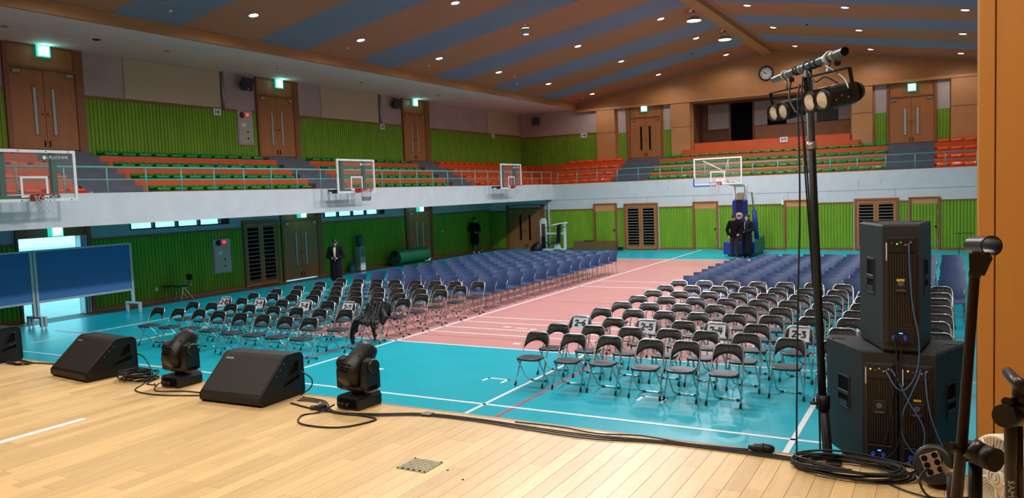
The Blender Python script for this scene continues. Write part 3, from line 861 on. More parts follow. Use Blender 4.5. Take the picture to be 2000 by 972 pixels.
# sensor box by the pale joint and a power socket on the left wall
o=thing('junction_box','small white junction box on the white far wall beside the lighting pole','box',(-6.62,YG-.06,2.18))
MB().bbox(-.05,.05,-.05,.06,-.12,.12,b=.008).build('box_cover',M_PAPER,o); MB().tube([(0,.03,.12),(0,.03,.4)],.012,6).build('conduit',M_PAPER,o)
t=MB().bbox(0,.03,-.05,.05,-.06,.06,b=.006).build('wall_socket',M_PAPER,None,(XL+.035,16.15,.42)); tag(t,'small white wall socket low on the green boards near the desk chair','socket')
t=MB().bbox(0,.03,-.04,.04,-.06,.06,b=.006).build('light_switch',M_PAPER,None,(XL+.04,32.5,1.3)); tag(t,'white light switch on the green boards right of the mat door','switch')

# ------------------------------------------------------------------ balcony railings
o=thing('balcony_railing','turquoise steel railing along the left balcony edge','railing',(-18.4,0,3.46))
pm=MB().tube([(0,0,0),(0,0,.62)],.02,8).mesh('post',M_RAIL)
for k in range(28):
    y=7.82+1.09*k
    if y<37.3: link('post',pm,o,(0,y,0))
MB().tube([(0,5.5,.64),(0,37.28,.64)],.028,8).build('top_rail',M_RAIL,o)
MB().tube([(0,5.5,.33),(0,37.28,.33)],.018,8).build('middle_rail',M_RAIL,o)
o=thing('balcony_railing','turquoise steel railing along the far balcony edge','railing',(0,37.32,3.44))
for k in range(18): link('post',pm,o,(-18.05+1.12*k+.0,0,0))
MB().tube([(-18.32,0,.64),(2.3,0,.64)],.028,8).build('top_rail',M_RAIL,o)
MB().tube([(-18.32,0,.33),(2.3,0,.33)],.018,8).build('middle_rail',M_RAIL,o)

# ------------------------------------------------------------------ stadium seats
def seat_mesh(m):
    prof=[(-.20,.0),(-.235,.03),(-.24,.075),(-.205,.100),(-.10,.075),(.04,.07),(.12,.09),(.175,.15),(.2,.165),(.218,.145),(.205,.06),(.18,.0)]
    rows=[]; nu=9
    for (y,z) in prof:
        row=[]
        for j in range(nu):
            u=-1+2*j/(nu-1); a=abs(u)
            sy=1-.16*a**5
            zz=z+(.018*a**3 if z>.04 else 0)
            row.append((.243*(1-.06*(abs(y)/.21)**6)*math.copysign(a**.85,u),y*sy,zz))
        rows.append(row)
    mb=MB(); mb.grid(rows)
    n=len(mb.v)
    mb.face([i*nu for i in range(len(prof))]); mb.face([i*nu+nu-1 for i in range(len(prof))][::-1])
    mb.box(-.1,.1,-.1,.1,-.005,.03)
    return mb.mesh('stadium_seat',m)
M_SG=mat('green_seat_plastic',(0,136,62),.22,var=.05,scale=5,spec=.6)
M_SO=mat('orange_seat_plastic',(226,84,28),.22,var=.05,scale=5,spec=.6)
SGm=seat_mesh(M_SG); SOm=seat_mesh(M_SO)
ROW=['front row','second row','third row','top row']
def seats_left(ys,me,col,sec):
    for i in range(4):
        for k,y in enumerate(ys):
            s=link('stadium_seat',me,None,(XT[i]-.24,y+random.uniform(-.01,.01),ZT[i]+.004),(0,0,PI/2))
            tag(s,'%s plastic seat, %s, %s, %s from the stage end'%(col,sec,ROW[i],ORD[k]),'seat','%s seats, %s'%(col,sec))
def seats_far(xs,me,col,sec,skip=()):
    for i in range(4):
        for k,x in enumerate(xs):
            s=link('stadium_seat',me,None,(x+random.uniform(-.01,.01),YT[i]+.24,ZT[i]+.004),(0,0,0))
            tag(s,'%s plastic seat, %s, %s, %s from the left'%(col,sec,ROW[i],ORD[k]),'seat','%s seats, %s'%(col,sec))
seats_left([10.3+.565*k for k in range(4)],SOm,'orange','left balcony near block')
seats_left([14.5+.565*k for k in range(11)],SGm,'green','left balcony second block')
seats_left([23.1+.565*k for k in range(11)],SGm,'green','left balcony third block')
seats_left([31.85+.565*k for k in range(11)],SOm,'orange','left balcony corner block')
seats_far([-18.75+.575*k for k in range(6)],SOm,'orange','far balcony left block')
seats_far([-13.15+.52*k for k in range(21)],SGm,'green','far balcony centre block')
seats_far([-.22+.53*k for k in range(4)],SOm,'orange','far balcony right block')

# ------------------------------------------------------------------ basketball backboards on the left balcony
M_HG=mat('hoop_green_paint',(14,74,58),.5,var=.08,scale=8)
M_HR=mat('hoop_red_paint',(196,40,34),.45,var=.08,scale=8)
M_HW=mat('hoop_white_paint',(226,228,226),.5,var=.04,scale=8)
M_NETW=mat('white_net_cord',(216,216,222),.8,var=.05,scale=30)
M_NETB=mat('blue_net_cord',(46,66,128),.8,var=.05,scale=30)
M_NETR=mat('red_net_cord',(200,80,84),.8,var=.05,scale=30)
M_BGLASS=mat('board_glass',(196,206,200),.06,alpha=.06,spec=.4)
def net(parent,c,r0=.225,r1=.13,h=.42,cols=None,wires=.007):
    cols=cols or [M_NETW,M_NETW,M_NETW]
    N=12; lev=6; P=[]
    for l in range(lev+1):
        t=l/lev; r=r0+(r1-r0)*(t**.6); 
        P.append([(c[0]+r*math.cos(2*PI*(j+.5*(l%2))/N),c[1]+r*math.sin(2*PI*(j+.5*(l%2))/N),c[2]-h*t) for j in range(N)])
    for k,(a,b_) in enumerate(((0,2),(2,4),(4,6))):
        mb=MB()
        for l in range(a,b_):
            for j in range(N):
                if l%2==0: q=(j,(j-1)%N)
                else: q=(j,(j+1)%N)
                for jj in q: mb.tube([P[l][j],P[l+1][jj]],wires,4,caps=False)
        mb.build('net',cols[k],parent)
def rim_ring(mb,c,r=.225,n=24):
    mb.tube([(c[0]+r*math.cos(2*PI*i/n),c[1]+r*math.sin(2*PI*i/n),c[2]) for i in range(n)],.011,6,closed=True)
def side_hoop(y0,label,cols,txt,X=-17.6):
    wd,h=1.93,1.14
    o=thing('basketball_hoop',label,'basketball hoop',(X,y0+wd/2,3.28),0,'backboards on the left balcony')
    fr=MB(); t=.065
    for (a,b_,c,d) in ((-wd/2,wd/2,0,t),(-wd/2,wd/2,h-t,h),(-wd/2,-wd/2+t,t,h-t),(wd/2-t,wd/2,t,h-t)): fr.box(-.02,.02,a,b_,c,d)
    fr.build('board_frame',M_HW,o)
    MB().box(-.006,.006,-wd/2+t,wd/2-t,t,h-t).build('glass_board',M_BGLASS,o)
    sq=MB(); s=.05
    for (a,b_,c,d) in ((-.3,.3,.56-s,.56),(-.3,-.3+s,.14,.56-s),(.3-s,.3,.14,.56-s),(-.3,.3,.09,.14)): sq.box(.007,.012,a,b_,c,d)
    sq.build('target_square',M_HW,o)
    for y in (-.62,.5): MB().bbox(-.16,-.05,y-.065,y+.065,.02,h-.02,b=.01).build('support_post',M_HG,o)
    MB().bbox(-.15,-.06,-.9,.6,.06,.14,b=.008).build('support_beam',M_HG,o)
    for y in (-.62,.5): MB().tube([(-.1,y,.1),(-.72,y,.1)],.035,8).build('wall_arm',M_HG,o)
    MB().bbox(-.2,-.08,-1.04,-.9,.0,.11,b=.01).build('swing_bracket',M_BLACKM,o)
    mt=MB(); mt.bbox(.01,.14,-.12,.12,.02,.16,b=.01); mt.prism([(.14,.14),(.19,.14),(.14,.04)],-.06,.06,'y'); mt.build('rim_mount',M_HR,o)
    r=MB(); rim_ring(r,(.40,0,.145)); r.build('rim',M_HR,o)
    bo=MB()
    for y in (-.8,-.3,.3,.8): 
        for z in (.03,h-.03): bo.lathe([(0,0),(.014,0),(.014,.006)],c=(.02,y,z),axis=(1,0,0),n=6)
    bo.build('bolts',M_BLACK,o)
    net(o,(.40,0,.14),cols=cols)
    T=Matrix(((0,0,1,.01),(1,0,0,.56),(0,1,0,h-.17),(0,0,0,1)))
    text_obj('lettering',txt,.09,M_HW,o,T,.001)
    MB().lathe([(0,0),(.045,0),(.04,.006)],c=(.01,.26,h-.17),axis=(1,0,0),n=12).build('ball_emblem',M_HW,o)
side_hoop(8.97,'glass backboard with plain white net on the left balcony nearest the stage',[M_NETW,M_NETW,M_NETW],'(주)신우아텍')
side_hoop(19.73,'glass backboard with red, white and blue net on the middle of the left balcony',[M_NETR,M_NETW,M_NETB],'(주)신우아텍')
side_hoop(30.53,'glass backboard farthest from the stage on the left balcony',[M_NETW,M_NETW,M_NETW],'(주)신우아텍')

# ------------------------------------------------------------------ rolling basketball stand at the far wall
M_PADB=mat('blue_vinyl_pad',(28,52,140),.45,var=.06,scale=5)
M_PADG=mat('green_vinyl_pad',(26,92,84),.45,var=.06,scale=5)
M_CREAM=mat('cream_paint',(214,206,178),.5,var=.05,scale=6)
o=thing('basketball_stand','rolling basketball stand with blue padded base before the far wall','basketball hoop',(-7.8,34.2,0))
bs=MB().bbox(-.62,.62,-.5,1.7,.1,.62,b=.02).build('base_box',M_PADG,o)
MB().bbox(-.66,.66,-.62,-.5,.1,.64,b=.03).build('front_pad',M_PADB,bs)
MB().prism([(-.5,.62),(1.7,.62),(1.7,.74),(.2,.68)],-.6,.6,'x').build('base_cover',M_PADG,bs)
for x in (-.5,.5):
    for y in (-.4,1.5): MB().lathe([(0,0),(.06,0),(.06,.06),(0,.06)],c=(x,y,.06),axis=(1,0,0),n=12).build('wheel',mat('yellow_wheel',(170,160,50),.5,var=.1,scale=8),bs)
MB().bbox(-.3,.3,-.42,-.08,.6,2.42,b=.05).build('mast_pad',M_PADB,o)
MB().bbox(-.12,.12,-.435,-.42,.62,2.40,b=.004).build('mast_pad_panel',mat('navy_pad',(24,34,92),.45,var=.06,scale=5),o)
g=MB().lathe([(0,0),(.15,0),(.15,.012),(0,.012)],c=(0,-.45,1.74),axis=(0,-1,0),n=20).build('emblem',M_HW,o)
MB().box(-.09,.09,-.468,-.46,1.70,1.78).build('emblem_band',M_HR,g)
for x in (-.24,.24): MB().bbox(x-.055,x+.055,-.32,-.2,2.4,3.02,b=.01).build('mast_post',M_HW,o)
MB().prism([(-.4,2.42),(-.1,2.42),(-.1,2.72),(-.35,2.62)],-.14,.14,'x').build('mast_cover',M_CREAM,o)
for x in (-.2,.2):
    MB().tube([(x,-.25,3.0),(x*.5,-2.3,3.22)],.05,8).build('boom_arm',M_HW,o)
MB().bbox(-.16,.1,-2.35,-.2,2.95,3.06,b=.02,M=Matrix.Rotation(-.06,4,'X')).build('boom_web',M_CREAM,o)
MB().tube([(.3,-.2,2.75),(.42,.1,2.72),(.46,.3,1.9)],.04,8).build('rear_brace',M_CREAM,o)
MB().tube([(.46,.3,1.95),(.52,.5,.7)],.10,10).build('brace_pad',M_PADB,o)
bw,bh=1.94,1.09; by=-2.6; bx0=-.33; bz=3.09
fr=MB(); t=.055
for (a,b_,c,d) in ((-bw/2,bw/2,0,t),(-bw/2,bw/2,bh-t,bh),(-bw/2,-bw/2+t,t,bh-t),(bw/2-t,bw/2,t,bh-t)): fr.box(bx0+a,bx0+b_,by-.02,by+.02,bz+c,bz+d)
fr.build('board_frame',M_HW,o)
MB().box(bx0-bw/2+t,bx0+bw/2-t,by-.006,by+.006,bz+t,bz+bh-t).build('glass_board',M_BGLASS,o)
sq=MB(); s=.05
for (a,b_,c,d) in ((-.3,.3,.54-s,.54),(-.3,-.3+s,.12,.54-s),(.3-s,.3,.12,.54-s)): sq.box(bx0+a,bx0+b_,by-.014,by-.008,bz+c,bz+d)
sq.build('target_square',M_HW,o)
pdx=MB(); pdx.bbox(bx0-bw/2-.03,bx0-bw/2+.03,by-.05,by+.05,bz-.05,bz+.3,b=.015); pdx.bbox(bx0-bw/2-.03,bx0-.05,by-.05,by+.05,bz-.06,bz,b=.015)
pdx.build('edge_padding',mat('bright_blue_padding',(44,104,190),.5,var=.05,scale=6),o)
for x in (-.6,.42): MB().tube([(bx0+x,by+.04,bz+.98),(bx0+.25,by+.3,bz+.5)],.03,8).build('board_strut',M_CREAM,o)
MB().bbox(bx0-.1,bx0+.35,by+.02,by+.4,bz-.02,bz+.22,b=.03).build('board_mount',M_HW,o)
mt=MB(); mt.bbox(bx0-.02,bx0+.16,by-.14,by-.01,bz-.02,bz+.12,b=.01); mt.build('rim_mount',M_HR,o)
r=MB(); rim_ring(r,(bx0-.02,by-.38,bz+.1)); r.build('rim',M_HR,o)
net(o,(bx0-.02,by-.38,bz+.09))

# ------------------------------------------------------------------ black folding chairs
M_VINYL=mat('black_vinyl_pad',(26,24,26),.38,var=.12,scale=9,bump=.08)
M_SEATV=mat('charcoal_vinyl_seat',(40,42,50),.42,var=.12,scale=9,bump=.08)
M_GOLD=mat('gold_print',(88,78,48),.5,var=.1,scale=40)
def lean(z): return .42*z/.8
def arc_bend(p,c,q,n=4):
    """smooth corner p-c-q (quadratic)"""
    p,c,q=Vector(p),Vector(c),Vector(q)
    return [p*(1-t)**2+c*2*t*(1-t)+q*t*t for t in [i/n for i in range(n+1)]]
def folding_chair_parts():
    root=thing('folding_chair','x','chair')
    L=[(-.237,lean(.02),.02),(-.222,lean(.43),.43),(-.214,lean(.66),.66)]
    top=arc_bend((-.21,lean(.68),.68),(-.20,lean(.80),.80),(-.10,lean(.80),.80),5)
    pts=[Vector(p) for p in L]+top
    pts=pts+[Vector((-p.x,p.y,p.z)) for p in reversed(pts)]
    MB().tube(pts,.0125,8).build('front_frame',M_CHROME,root)
    B=[Vector((-.185,.01,.425)),Vector((-.188,.22,.16))]+arc_bend((-.19,.30,.07),(-.19,.37,.018),(-.12,.38,.018),4)
    B=B+[Vector((-p.x,p.y,p.z)) for p in reversed(B)]
    MB().tube(B,.011,8).build('rear_frame',M_CHROME,root)
    mb=MB(); F=[];K=[]
    n=10
    for i in range(n+1):
        u=-1+2*i/n
        zt=.787-.05*max(0,(abs(u)-.55)/.45)**2
        zb=.672-.085*u*u-.03*abs(u)**6
        cf=[];ck=[]
        for v in (0,.08,.5,.92,1):
            z=zb+(zt-zb)*v
            th=.013 if 0<v<1 else .004
            y=lean(z)+.028*(1-u*u)+.004
            cf.append((.205*u,y-th,z)); ck.append((.205*u,y+th,z))
        F.append(cf);K.append(ck)
    mb.grid(F); mb.grid(K,flip=True)
    mb.grid([[F[i][0],K[i][0]] for i in range(n+1)]); mb.grid([[F[i][-1],K[i][-1]] for i in range(n+1)])
    mb.grid([F[0],K[0]]); mb.grid([F[-1],K[-1]])
    bk=mb.build('backrest',M_VINYL,root)
    BT=Matrix.Translation((0,lean(.735)+.028-.0145,.735))@Matrix.Rotation(PI/2-math.atan(.525),4,'X')
    g=MB(); s=.034
    strokes(g,[[(-1.5*s,.55*s),(-1.5*s,-.05*s)],[(-.75*s,.55*s),(-.75*s,-.05*s)],[(-1.5*s,.25*s),(-.75*s,.25*s)],[(-1.5*s,-.05*s),(-.75*s,-.05*s)],[(-1.75*s,-.3*s),(-.5*s,-.3*s)],[(-1.12*s,-.3*s),(-1.12*s,-.7*s)],
               [(.55*s,.5*s),(1.4*s,.5*s),(1.4*s,-.1*s)],[(.95*s,.0*s),(.95*s,-.55*s)],[(.4*s,-.55*s),(1.65*s,-.55*s)]],s*.2,BT,.001)
    g.build('printed_lettering',M_GOLD,bk)
    ol=[]
    for k in range(24):
        a=2*PI*k/24; c,s_=math.cos(a),math.sin(a)
        x=.205*math.copysign(abs(c)**.55,c); y=.185*math.copysign(abs(s_)**.55,s_)
        x*=1-.06*(y/.185+1)/2
        ol.append((x,.115+y))
    mb=MB(); 
    rings=[[(x*.96,.115+(y-.115)*.96,.422) for x,y in ol],[(x,y,.432) for x,y in ol],[(x,y,.446) for x,y in ol],[(x*.93,.115+(y-.115)*.93,.456) for x,y in ol]]
    for R_ in rings: R_.append(R_[0])
    mb.grid(rings); mb.face([len(mb.v)-25+i for i in range(24)])
    n0=len(mb.v)-100; mb.face([n0+i for i in range(24)][::-1])
    mb.build('seat',M_SEATV,root)
    for sx in (-1,1):
        MB().lathe([(0,-.02),(.017,-.02),(.017,.035),(.013,.04)],c=(sx*.237,lean(.02),.02),axis=(-sx*.06,.52,1),n=8).build('foot_cap',M_RUB,root)
        MB().tube([(sx*.10,.38,.016),(sx*.15,.379,.018)],.0155,8).build('floor_pad',M_RUB,root)
    return root
FC=folding_chair_parts(); remember(FC)
used=[False]
def place_fc(x,ytop,label,group,rz=0.0):
    """ytop: where the top of the back stands"""
    loc=(x+.42*math.sin(rz),ytop-.42*math.cos(rz),0)
    if not used[0]:
        used[0]=True; FC.location=loc; FC.rotation_euler=(0,0,rz); FC['label']=label; FC['group']=group; return FC
    return dup(FC,loc,rz,label,group)
def chair_sign(x,ytop,txt,rz,label,tilt=.0,shift=0):
    o=thing('paper_number_sign',label,'sign',(x+.42*math.sin(rz),ytop-.42*math.cos(rz),0),rz,'class number sheets on chairs')
    n=8;rows=[]
    for v in (1,.85,.5,.2,0):
        row=[]
        for i in range(n+1):
            u=-.74+1.48*i/n; z=.59+.215*v
            y=lean(z)+.028*(1-u*u)+.004-.017-(.003*math.sin(u*5+v*3) if v<.9 else -.0)
            row.append((.205*u+shift,y-.004,z+tilt*u*.1))
        rows.append(row)
    back=[(p[0],p[1]+.045,p[2]-.02) for p in rows[0]]
    topr=[(p[0],p[1]+.02,p[2]+.006) for p in rows[0]]
    MB().grid([back,topr]+rows).build('paper_sheet',M_PAPER,o)
    T=Matrix.Translation((shift,lean(.69)+.004-.0005,.69))@Matrix.Rotation(-tilt*.3,4,'Y')@Matrix.Rotation(PI/2-math.atan(.525),4,'X')
    pen(MB(),txt,.098,T,.021).build('lettering',M_INK,o)
rn=random.Random(5)
# right block
RC=[-5.81,-5.17,-4.55,-3.89,-3.33,-2.70]
for r in range(9):
    for c in range(10):
        if c<6:
            x=(RC[c]*(1-min(r,6)/6)+(-5.70+.615*c)*(min(r,6)/6)); y=[11.06,11.92,12.72,13.68,14.6,15.5,16.4,17.4,18.36][r]
        else:
            if r==0 and c>7: continue
            x=-2.02+.62*(c-6); y=[11.70,12.75,13.70,14.55,15.42,16.38,17.25,18.22,0][r]
            if r==8: continue
        rz=rn.uniform(-.04,.04); x+=rn.uniform(-.025,.025); yy=y+rn.uniform(-.04,.04)
        extra={(2,0):'2-6',(2,2):'2-5',(2,4):'2-4',(1,6):'2-3'}.get((r,c))
        lab='black folding chair, right block, %s row from the stage, %s from the centre aisle'%(ORD[r],ORD[c])
        if extra: lab='black folding chair with the %s sheet, right block, %s row from the stage'%(extra,ORD[r])
        place_fc(x,yy,lab,'black folding chairs, right block',rz)
        if extra: chair_sign(x,yy,extra,rz,'white paper sheet reading %s on a right block chair'%extra,tilt=.06 if extra=='2-6' else -.05)
for r,y in enumerate((12.7,13.6,14.5,15.4,16.35,17.25,18.2)):
    place_fc(.66+.01*r,y,'black folding chair beyond the side aisle right of the loudspeakers, %s row'%ORD[r],'black folding chairs, side aisle',rn.uniform(-.03,.03))
# left block
L1=[(-15.53,11.31),(-14.86,11.33),(-14.19,11.35),(-13.54,11.30),(-12.76,11.20),(-12.09,11.18),(-11.42,11.14),(-10.83,11.40)]
L2=[(-15.52,12.24),(-14.85,12.22),(-14.2,12.2),(-13.56,12.17),(-12.83,12.17),(-12.11,12.14),(-11.42,12.1),(-10.82,12.2)]
L3=[(-15.39,13.07),(-14.81,13.07),(-14.25,13.1),(-13.46,13.04),(-12.79,13.09),(-12.14,13.12),(-11.56,13.15),(-10.72,13.12)]
L1[7]=(-10.82,11.17)
LR=[L1,L2,L3]+[[(-15.32+.667*c,y) for c in range(8)] for y in (13.88,14.66,15.46,16.3,17.12)]
for r,row in enumerate(LR):
    for c,(x,y) in enumerate(row):
        rz=rn.uniform(-.05,.05)
        if r>2: x+=rn.uniform(-.03,.03); y+=rn.uniform(-.04,.04)
        k=7-c
        extra={(2,0):'2-10',(2,2):'2-9',(2,4):'2-8',(2,6):'2-7'}.get((r,c))
        lab='black folding chair, left block, %s row from the stage, %s from the centre aisle'%(ORD[r],ORD[k])
        if extra: lab='black folding chair with the %s sheet, left block, %s row from the stage'%(extra,ORD[r])
        if (r,c)==(2,7): lab='black folding chair under the dark coat, left block by the centre aisle'; rz=.12
        place_fc(x,y,lab,'black folding chairs, left block',rz)
        if extra: chair_sign(x,y,extra,rz,'white paper sheet reading %s on a left block chair'%extra,tilt=.03,shift=-.02)

# ------------------------------------------------------------------ blue shell chairs
M_BLUE=mat('blue_shell_plastic',(50,72,114),.45,var=.05,scale=4)
M_LEG=mat('thin_chrome_leg',(190,170,166),.25,metal=.9,var=.05,scale=12)
def blue_chair_parts():
    root=thing('shell_chair','x','chair')
    F=[];K=[]
    for i in range(9):
        u=-1+2*i/8; cf=[];ck=[]
        for v in (0,.2,.5,.8,1):
            z=.44+.40*v; wv=.235+.03*v
            y=.17+.12*v-.02*math.sin(PI*v)+.055*(1-u*u)
            cf.append((wv*u,y-.006,z)); ck.append((wv*u,y+.006,z))
        F.append(cf);K.append(ck)
    mb=MB(); mb.grid(F); mb.grid(K,flip=True)
    mb.grid([[F[i][0],K[i][0]] for i in range(9)]); mb.grid([[F[i][-1],K[i][-1]] for i in range(9)]); mb.grid([F[0],K[0]]); mb.grid([F[-1],K[-1]])
    mb.build('backrest',M_BLUE,root)
    mb=MB(); T=[];Bm=[]
    for i in range(7):
        u=-1+2*i/6
        T.append([(.235*u*(1-.1*abs(v-.5)),-.24+.45*v,.455+(.012*abs(u)**2)-(.04*max(0,.15-v)/.15)) for v in (0,.08,.2,.5,.8,1)])
        Bm.append([(p[0],p[1],p[2]-.014) for p in T[-1]])
    mb.grid(T); mb.grid(Bm,flip=True); mb.grid([T[0],Bm[0]]); mb.grid([T[-1],Bm[-1]]); mb.grid([[T[i][0],Bm[i][0]] for i in range(7)]); mb.grid([[T[i][-1],Bm[i][-1]] for i in range(7)])
    mb.build('seat',M_BLUE,root)
    for sx in (-1,1):
        MB().tube([(sx*.20,-.16,.44),(sx*.23,-.21,.0)],.009,6).build('leg',M_LEG,root)
        MB().tube([(sx*.20,.14,.44),(sx*.23,.22,.0)],.009,6).build('leg',M_LEG,root)
        MB().tube([(sx*.215,.20,.40),(sx*.225,.165,.52),(sx*.245,.235,.70)],.009,6).build('back_stay',M_LEG,root)
    MB().tube([(-.2,-.1,.435),(.2,-.1,.435)],.009,6).build('cross_bar',M_LEG,root)
    return root
BC=blue_chair_parts(); remember(BC)
ub=[False]
def place_bc(x,ytop,label,group,rz=0.0):
    loc=(x,ytop-.30,0)
    if not ub[0]:
        ub[0]=True; BC.location=loc; BC.rotation_euler=(0,0,rz); BC['label']=label; BC['group']=group; return BC
    return dup(BC,loc,rz,label,group)
for r in range(12):
    for c in range(8):
        x=-10.76-.645*(7-c)
        if c<7 and r>10: continue
        y=17.93+.80*r if c==7 else 17.95+.825*r
        if c==7 and r==0: y=17.9
        if c==7 and r>0: y=18.5+.808*(r-1)
        place_bc(x+rn.uniform(-.02,.02),y+rn.uniform(-.04,.04),'blue plastic chair, left block, %s blue row, %s from the centre aisle'%(ORD[r],ORD[7-c]),'blue shell chairs, left block',rn.uniform(-.03,.03))
for r in range(9):
    for c in range(10):
        if c==0 and r>6: continue
        place_bc(-5.53+.623*c+rn.uniform(-.02,.02),19.05+.785*r+rn.uniform(-.03,.03),'blue plastic chair, right block, %s blue row, %s from the centre aisle'%(ORD[r],ORD[c]),'blue shell chairs, right block',rn.uniform(-.03,.03))
for r in range(9):
    place_bc(.86,18.95+.8*r,'blue plastic chair beyond the side aisle right of the loudspeakers, %s row'%ORD[r],'blue shell chairs, side aisle',rn.uniform(-.03,.03))
place_bc(-.78,31.0,'single blue plastic chair standing apart behind the last row','blue shell chairs, right block',.0)

# ------------------------------------------------------------------ cables helper
def cable(name,label,pts,r,m=None,parent=None,n=6,cat='cable',group=None,sub=4):
    P=[Vector(p) for p in pts]; out=[]
    for i in range(len(P)-1):
        p0=P[max(i-1,0)];p1=P[i];p2=P[i+1];p3=P[min(i+2,len(P)-1)]
        for k in range(sub):
            t=k/sub
            out.append(.5*((2*p1)+(p2-p0)*t+(2*p0-5*p1+4*p2-p3)*t*t+(3*p1-p0-3*p2+p3)*t**3))
    out.append(P[-1])
    o=MB().tube(out,r,n).build(name,m or M_RUB,parent)
    if label: tag(o,label,cat,group)
    return o
def coil_pts(cx,cy,z,R,turns,sx=1.0,sy=1.0,seed=0,rise=.012):
    q=random.Random(seed); pts=[]
    N=int(turns*14); ph=q.random()*6
    for i in range(N+1):
        a=ph+2*PI*i/14; lap=i/14
        rr=R*(1+.10*math.sin(lap*2.4+seed)+.05*math.sin(a*2+lap))
        pts.append((cx+sx*rr*math.cos(a)+.03*math.sin(lap*1.7),cy+sy*rr*math.sin(a)+.02*math.cos(lap*1.3),z+rise*(i/14)*.35+.006*math.sin(a*3+lap)+.006))
    return pts

# ------------------------------------------------------------------ floor wedge monitors
M_GRILLE=mat('speaker_grille',(34,31,30),.6,var=.12,scale=60,bump=.25)
M_CAB=mat('black_cabinet_paint',(13,13,14),.5,var=.18,scale=26,bump=.12)
def wedge(loc,rz,label,s=1.0):
    o=thing('wedge_monitor',label,'speaker',loc,rz,'floor wedge monitors')
    hw=.36*s
    prof=[(.03,0),(.0,.03),(.0,.075),(.015,.095),(.315,.375),(.345,.39),(.50,.39),(.535,.375),(.55,.345),(.555,.03),(.54,0)]
    prof=[(y*s,z*s) for y,z in prof]
    MB().prism(prof,-hw,hw,'x').build('cabinet',M_CAB,o)
    d=Vector((0,.30,.28)).normalized(); nrm=Vector((0,-.28,.30)).normalized()
    a=Vector((0,.015,.095))*s; b_=Vector((0,.315,.375))*s
    T=Matrix(((1,0,0,0),(0,d.y,nrm.y,a.y),(0,d.z,nrm.z,a.z),(0,0,0,1)))
    MB().bbox(-hw+.012,hw-.012,.005,(b_-a).length-.005,-.004,.007,b=.004,M=T).build('grille',M_GRILLE,o)
    MB().bbox(-.15*s-.15,-.15*s-.06,(b_-a).length-.06,(b_-a).length-.04,.005,.010,b=.001,M=T).build('badge',M_STEEL,o)
    for sx in (-1,1):
        x=sx*hw
        for pl in ([(.37,.20),(.49,.225),(.49,.325),(.43,.315)],[(.30,.115),(.49,.145),(.49,.20),(.34,.165)]):
            MB().prism([(y*s,z*s) for y,z in pl],x-.002*sx,x+.003*sx,'x').build('handle_recess',M_DARK,o)
            rm=MB(); q=[(x+.003*sx,y*s,z*s) for y,z in pl]; rm.tube(q,.005,6,closed=True); rm.build('handle_rim',M_CAB,o)
        cr=MB(); cr.tube([(x,y,z) for y,z in prof],.006,6,closed=True); cr.build('edge_strip',M_CAB,o)
        for k in range(3): MB().lathe([(0,0),(.006,0),(.006,.003)],c=(x,(.21+.05*k)*s,(.23+.045*k)*s),axis=(sx,0,0),n=6).build('screw',M_STEEL,o)
wedge((-5.50,4.63,SZ),0.04,'black wedge monitor on the stage between the two moving head lights',1.0)
wedge((-8.0,4.70,SZ),-.10,'black wedge monitor on the stage left of the first moving head light',1.0)
wedge((-10.02,4.56,SZ),.05,'black wedge monitor cut by the left edge of the picture',1.05)

